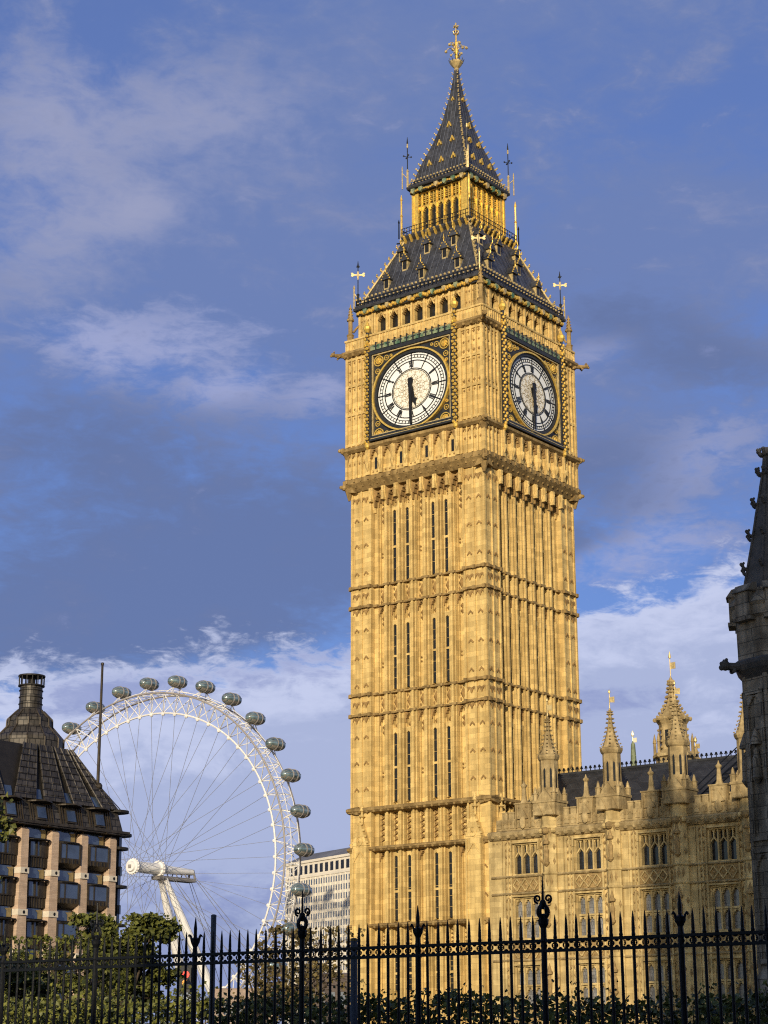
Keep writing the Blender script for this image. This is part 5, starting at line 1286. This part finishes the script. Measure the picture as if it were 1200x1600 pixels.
for k in range(-1, 8):
    x = k * FBAY; scr = k % 2 == 0
    m = MB(); m.lathe(x, 0, [(.045, .6), (.045, .7), (.029, .74), (.029, ZT - .02), (.035, ZT), (.029, ZT + .03)], 10); ps = m.build('fence_post', IRON, fence)
    m = MB()
    if scr:
        zt = ZT + .17
        m.lathe(x, 0, [(.03, ZT), (.028, ZT + .12), (.05, ZT + .16), (.055, ZT + .2), (.02, ZT + .23)], 10)
        for s in (-1, 1):
            m.path([(x + s * (.012 + .047 * math.sin(t * math.pi / 10)), 0, ZT + .20 + .015 * t) for t in range(11)], .017, 6)
            spiral(m, x + s * .058, ZT + .40, .042, s)
            m.path([(x, 0, ZT + .34), (x + s * .03, 0, ZT + .36)], .014, 5)
        for s in (-1, 1): m.path([(x, s * (.012 + .047 * math.sin(t * math.pi / 10)), ZT + .20 + .015 * t) for t in range(11)], .015, 6)
        m.ball((x, 0, ZT + .22), .04, 8, 5); m.ball((x, 0, ZT + .36), .034, 8, 5)
        m.lathe(x, 0, [(.02, ZT + .3), (.013, ZT + .4), (.006, ZT + .62)], 6)
    else:
        m.lathe(x, 0, [(.03, ZT), (.025, ZT + .08), (.05, ZT + .13), (.055, ZT + .17), (.03, ZT + .18), (.018, ZT + .19), (.02, ZT + .28), (.004, ZT + .40)], 8)
        for q in range(6):
            a = q * math.pi / 3; ca, sa = math.cos(a), math.sin(a)
            m.path([(x + .04 * ca, .04 * sa, ZT + .13), (x + .055 * ca, .055 * sa, ZT + .19), (x + .07 * ca, .07 * sa, ZT + .215), (x + .085 * ca, .085 * sa, ZT + .19)], .011, 5, .006)
    m.build('post_finial', IRON, ps)

# grey steel poles standing behind the railing
PGREY = mat('blue_grey_steel', (0.070, 0.085, 0.12), 0.55, var=0.25, vscale=4)
PCAP = mat('ochre_pole_cap', (0.16, 0.115, 0.03), 0.6, var=0.2)
for px, py, D, r, lab in ((334, 1430, 24.0, .034, 'taller blue grey steel pole behind the railing beside a pointed post'), (553, 1467, 22.5, .042, 'shorter dark blue pole with an ochre top in front of the clock tower corner')):
    p = at(px, py, D); t = thing('steel_pole', lab, 'pole', (p.x, p.y, 0), 0, 'grey poles behind the railing')
    m = MB(); m.lathe(0, 0, [(r * 1.5, 0), (r * 1.5, .12), (r, .15), (r, p.z - .02)], 14); m.build('pole_shaft', PGREY, t)
    m = MB(); m.lathe(0, 0, [(r * 1.04, p.z - .025), (r * 1.04, p.z), (r * .5, p.z + .01)], 14); m.build('pole_cap', PCAP if r > .04 else PGREY, t)

# ================================================================ foliage
BARK = mat('grey_brown_bark', (0.075, 0.055, 0.04), 0.9, var=0.4, vscale=6)
LEAF_Y = mat('yellow_green_leaves', (0.045, 0.066, 0.014), 0.65, var=0.4, vscale=1.1, island=0.65, col2=(0.145, 0.15, 0.026))
LEAF_D = mat('dark_green_leaves', (0.07, 0.105, 0.035), 0.5, var=0.35, vscale=.8, island=0.65, col2=(0.24, 0.24, 0.05))
LEAF_B = mat('olive_autumn_leaves', (0.10, 0.080, 0.025), 0.7, var=0.2, vscale=.6, island=0.6, col2=(0.19, 0.14, 0.05))
def leaf(mb, p, s, rnd):
    n = Vector((rnd.gauss(0, 1), rnd.gauss(0, 1) - .5, rnd.gauss(0, 1) + .5)).normalized(); a = n.orthogonal().normalized(); a.rotate(Matrix.Rotation(rnd.random() * 6.28, 3, n)); b = n.cross(a)
    p = Vector(p); l, w = s, s * .42
    v = [p - a * l * .5, p - b * w + a * l * .05 + n * s * .10, p + a * l * .55 - n * s * .08, p + b * w + a * l * .05 + n * s * .10]
    mb.add([tuple(x) for x in v], [(0, 1, 2), (0, 2, 3)])
def tree(name, label, cat, base, height, crown_h, rad, leafmat, n_leaf, lsize, seed, squash=1.0, limbs=9, twig=4, group='trees and shrubs behind the railing', shape=1.0):
    rnd = random.Random(seed); t = thing(name, label, cat, base, 0, group)
    tr = MB(); th_ = height - crown_h * .75
    lean = Vector((rnd.uniform(-.04, .04), rnd.uniform(-.04, .04), 0)) * height
    trunk = [Vector((0, 0, 0)), Vector(lean * .4) + Vector((0, 0, th_ * .6)), Vector(lean) + Vector((0, 0, height - crown_h * .45))]
    r0 = max(.05, height * .022); tr.path(trunk, r0, 8, r0 * .5)
    tips = []
    for i in range(limbs):
        a = 2 * math.pi * i / limbs + rnd.uniform(-.4, .4); f = rnd.uniform(.25, 1.0)
        st = trunk[1].lerp(trunk[2], rnd.uniform(.1, 1.0)); R = rad * rnd.uniform(.55, 1.0) * (1.08 - .45 * f * shape)
        en = Vector((math.cos(a) * R, math.sin(a) * R * squash, height - crown_h + crown_h * f + rnd.uniform(-.1, .1)))
        mid = st.lerp(en, .5) + Vector((0, 0, .1 * R)); tr.path([st, mid, en], r0 * .42, 6, r0 * .12); tips.append((en, R))
        for j in range(twig):
            q = mid.lerp(en, rnd.uniform(.2, 1)); e2 = q + Vector((rnd.gauss(0, 1) * R * .4, rnd.gauss(0, 1) * R * .4 * squash, rnd.uniform(-.1, .5) * R)); tr.path([q, q.lerp(e2, .5) + Vector((0, 0, .03)), e2], r0 * .14, 4, r0 * .05); tips.append((e2, R * .6))
    tips += [(Vector((lean.x + d_, lean.y, height - .22 * crown_h)), rad * .75) for d_ in (-.25 * rad, .1 * rad)]
    tr.build('trunk', BARK, t)
    cr = MB(); per = n_leaf // len(tips)
    for p, R in tips:
        sub = [(p + Vector((rnd.gauss(0, .22) * R, rnd.gauss(0, .22) * R, rnd.gauss(0, .17) * R)), rnd.uniform(.08, .22) * R) for _ in range(7)]
        for _ in range(per):
            c, s = rnd.choice(sub); q = c + Vector((rnd.gauss(0, s), rnd.gauss(0, s), rnd.gauss(0, s * .75)))
            if q.z > height: q.z = height - rnd.random() * .3
            leaf(cr, q, lsize * rnd.uniform(.6, 1.3), rnd)
    cr.build('crown', leafmat, t)
    return t
def ground_at(px, D): p = at(px, 1600, D); return (p.x, p.y, 0)
tree('bushy_tree', 'rounded yellow green tree in front of the wheel legs, beside the dark office block', 'tree', ground_at(192, 52), 5.25, 3.9, 1.2, LEAF_Y, 19000, .125, 3, .9, 16, 6, shape=.7)
tree('bushy_tree', 'loose yellow green tree before the bronze office front, between the first two fence posts', 'tree', ground_at(112, 46), 4.35, 3.3, 1.5, LEAF_Y, 3600, .115, 8, .9, 14, 6)
tree('bushy_tree', 'sparse leafy tree at the foot of the office block by the left picture edge', 'tree', ground_at(38, 50), 4.5, 3.0, 1.3, LEAF_Y, 1900, .115, 12, .9, 12, 6)
tree('thin_tree', 'thin olive brown tree with bare twigs before the pale tower block', 'tree', ground_at(462, 56), 5.3, 3.7, 1.35, LEAF_B, 3000, .115, 21, .9, 15, 8, shape=.4)
tree('thin_tree', 'small nearly bare tree between the wheel and the taller grey pole', 'tree', ground_at(398, 60), 4.6, 2.8, 1.0, LEAF_B, 620, .11, 33, .9, 12, 8)
tree('dark_tree', 'dark green tree whose leaves reach in at the left picture edge', 'tree', ground_at(-84, 27), 5.2, 2.6, .56, LEAF_D, 3000, .09, 41, .9, 11, 5, shape=.3)
tree('dark_tree', 'low dark leafy sapling behind the first pickets at the left picture edge', 'tree', ground_at(25, 30), 2.95, 1.2, .62, LEAF_D, 2200, .09, 47, .9, 9, 4)
# clipped hedge right behind the railing
hg = thing('leafy_hedge', 'dark green leafy hedge along the back of the black railing', 'hedge', FP + Vector((1.0, 2.9, 0)), FANG)
rnd = random.Random(5); hm = MB(); hs = MB()
for i in range(38000):
    x = rnd.uniform(-4.4, 12.0); top = 2.27 + .10 * noise.noise((x * .9, 3.1, 0)) + .13 * noise.noise((x * 2.9, 0, 1.7)) - .018 * (x - 1)
    f = rnd.random() ** .55; z = top * f + rnd.gauss(0, .03); y = rnd.choice((-.42, -.42, -.42, .42, 0, .1, -.2)) + rnd.gauss(0, .09)
    leaf(hm, (x, y, max(.05, z)), .066 * rnd.uniform(.6, 1.4), rnd)
for i in range(120):
    x = rnd.uniform(-4.4, 10.2); z = 2.1 + rnd.uniform(0, .15) - .018 * x; q = Vector((x + rnd.gauss(0, .12), rnd.gauss(0, .2), z + rnd.uniform(.03, .2))); hs.path([(x, 0, z - .4), (x, 0, z), tuple(q)], .006, 4)
    for _ in range(9): leaf(hm, q + Vector((rnd.gauss(0, .06), rnd.gauss(0, .06), rnd.gauss(0, .07))), .05 * rnd.uniform(.6, 1.3), rnd)
for i in range(60): x = -4.3 + i * .245; hs.path([(x, rnd.uniform(-.1, .1), 0), (x + rnd.gauss(0, .1), rnd.gauss(0, .1), 1.0), (x + rnd.gauss(0, .2), rnd.gauss(0, .15), 1.8)], .015, 5, .006)
hm.build('foliage', LEAF_D, hg); hs.build('stems', BARK, hg)

# ================================================================ street lamp and traffic signal glimpsed through the railing
LGLASS = mat('frosted_lamp_glass', (0.42, 0.46, 0.52), 0.15, var=0.35, vscale=5, spec=0.8)
p = at(293, 1580, 36); lamp = thing('street_lamp', 'old street lamp with a pale glass lantern behind the railing below the wheel legs', 'street lamp', (p.x, p.y, 0))
def lz(py): return at(293, py, 36).z
m = MB(); m.lathe(0, 0, [(.14, 0), (.14, .5), (.07, .6), (.055, lz(1592)), (.1, lz(1589))], 10); m.build('lamp_post', IRON, lamp)
m = MB(); m.lathe(0, 0, [(.11, lz(1588)), (.23, lz(1570)), (.24, lz(1566)), (.2, lz(1556)), (.09, lz(1550))], 8); m.build('lantern_glass', LGLASS, lamp)
m = MB()
for i in range(8): a = i * math.pi / 4 + math.pi / 8; m.path([(r * math.cos(a), r * math.sin(a), lz(y)) for r, y in ((.115, 1588), (.235, 1570), (.245, 1566), (.205, 1556), (.095, 1550))], .012, 4)
m.lathe(0, 0, [(.24, lz(1568.5)), (.262, lz(1567.5)), (.262, lz(1566)), (.24, lz(1565))], 8); m.lathe(0, 0, [(.11, lz(1551)), (.1, lz(1546)), (.13, lz(1545)), (.11, lz(1538)), (.04, lz(1534)), (.01, lz(1529))], 8); m.build('lantern_frame', IRON, lamp)
p = at(291, 1523, 70); sig = thing('traffic_light', 'small traffic signal showing red above amber behind the railing by the wheel leg', 'traffic light', (p.x, p.y, 0))
m = MB(); m.lathe(0, 0, [(.06, 0), (.055, p.z + .3)], 8); m.build('signal_pole', PGREY, sig)
m = MB(); m.box(-.19, .19, -.16, .05, p.z - .75, p.z + .25); m.box(-.27, .27, .05, .07, p.z - .85, p.z + .35); m.build('signal_head', IRON, sig)
for dz_, c in ((0, ((0.9, 0.03, 0.015), 1.6)), (-.3, ((0.9, 0.28, 0.02), 1.0)), (-.58, None)):
    m = MB(); m.rings([[(.13 * math.cos(i * math.pi / 6), y, p.z + dz_ + .13 * math.sin(i * math.pi / 6)) for i in range(12)] for y in (-.15, -.172)]); m.build('signal_lens', mat('signal_red' if dz_ == 0 else 'signal_amber' if c else 'signal_green_off', (.5, .03, .02) if dz_ == 0 else (.5, .2, .02) if c else (.01, .05, .03), .3, var=0, emit=c), sig)

# ================================================================ low buildings on the horizon
BRICK = mat('dull_brown_masonry', (0.11, 0.085, 0.075), 0.9, var=.3, vscale=.3, blocks=(1.2, .5, .2))
PINKB = mat('pinkish_masonry', (0.32, 0.24, 0.19), 0.9, var=.25, vscale=.2, blocks=(2.0, .8, .2))
def block(name, label, px0, px1, py, D, depth, mt, nwin, wz):
    a, b = at(px0, py, D), at(px1, py, D); t = thing(name, label, 'building', (a.x, a.y, 0)); W = b.x - a.x; H = a.z
    m = MB(); m.box(0, W, 0, depth, 0, H - .4); m.box(-.2, W + .2, -.2, depth + .2, H - .7, H - .3); wl = m.build('wall', mt, t)
    m = MB(); m._ext([(0, 0, H - .4), (W, 0, H - .4), (W, depth, H - .4), (0, depth, H - .4)], [(1, depth * .4, H), (W - 1, depth * .4, H), (W - 1, depth * .6, H), (1, depth * .6, H)]); m.build('roof', LEAD, t)
    for i in range(nwin):
        for r in range(2): m = MB(); x = W * (i + .5) / nwin; m.box(x - W / nwin * .22, x + W / nwin * .22, -.05, .1, H * (.3 + .32 * r), H * (.46 + .32 * r)); m.build('window', SWIN, t)
    return t
block('low_building', 'low brown brick building at the foot of the pale tower block beside the clock tower', 480, 560, 1518, 300, 12, BRICK, 5, 0)
block('low_building', 'low pinkish building seen through twigs beneath the rim of the wheel', 335, 430, 1543, 620, 15, PINKB, 8, 0)

# ================================================================ unseen blocks added behind the viewer to shade the foreground, palace and turret
def shade_block(name, label, x0, x1, y0, y1, h, mt, bays, storeys):
    t = thing(name, label, 'building', ((x0 + x1) / 2, (y0 + y1) / 2, 0)); W, Dp = (x1 - x0) / 2, (y1 - y0) / 2
    m = MB(); m.box(-W, W, -Dp, Dp, 0, h); m.box(-W - .3, W + .3, -Dp - .3, Dp + .3, h - .9, h - .4)
    m._ext([(-W, -Dp, h), (W, -Dp, h), (W, Dp, h), (-W, Dp, h)], [(-W, -.1, h + 3), (W, -.1, h + 3), (W, .1, h + 3), (-W, .1, h + 3)]); m.build('wall', mt, t)
    for i in range(bays):
        for s in range(storeys):
            for y in (Dp,):
                m = MB(); x = -W + 2 * W * (i + .5) / bays; z = 2 + (h - 4) * s / storeys; m.box(x - W / bays * .45, x + W / bays * .45, y - .1, y + .05, z, z + (h - 4) / storeys * .6); m.build('window', SWIN, t)
    return t
ch = shade_block('tall_shade_block', 'tall unseen stone block added behind the viewer to shade palace and turret', -5.8, 40, -16, -4, 56.0, TST, 8, 5)  # added and sized so its shadow reaches the palace end and turret
for x in (-5.8 - 17.1, 40 - 17.1):
    m = MB(); m.lathe(x, 6, [(1.6, 0), (1.6, 57), (1.9, 57.3), (1.4, 58), (.1, 64)], 8); m.lathe(x, -6, [(1.6, 0), (1.6, 57), (1.9, 57.3), (1.4, 58), (.1, 64)], 8); m.build('corner_turret', TST, ch)
shade_block('low_shade_block', 'low unseen stone block added behind the viewer to shade the hedge', -62, -8, -34, -18, 12.2, PSTONE_D, 14, 3)  # added, with its height set to keep the hedge in shade

# ================================================================ ground
def sheet(name, x0, x1, y0, y1, z, mt):
    m = MB(); m.add([(x0, y0, z), (x1, y0, z), (x1, y1, z), (x0, y1, z)], [(0, 1, 2, 3)]); o = m.build(name, mt); o['kind'] = 'structure'; return o
sheet('ground', -2500, 2500, -400, 3500, -0.02, mat('grey_green_ground', (0.07, 0.07, 0.05), 0.95, var=.3, vscale=.05))
sheet('pavement', -70, 70, -8, 27, -0.012, mat('stone_paving', (0.22, 0.21, 0.19), 0.9, var=.2, vscale=.5, blocks=(.9, .6, .12)))
sheet('road', -160, 60, 56, 78, -0.008, mat('asphalt', (0.05, 0.05, 0.052), 0.9, var=.2, vscale=1))
sheet('river', -900, 900, 420, 640, -0.01, mat('river_water', (0.10, 0.10, 0.09), 0.15, var=.3, vscale=.02))
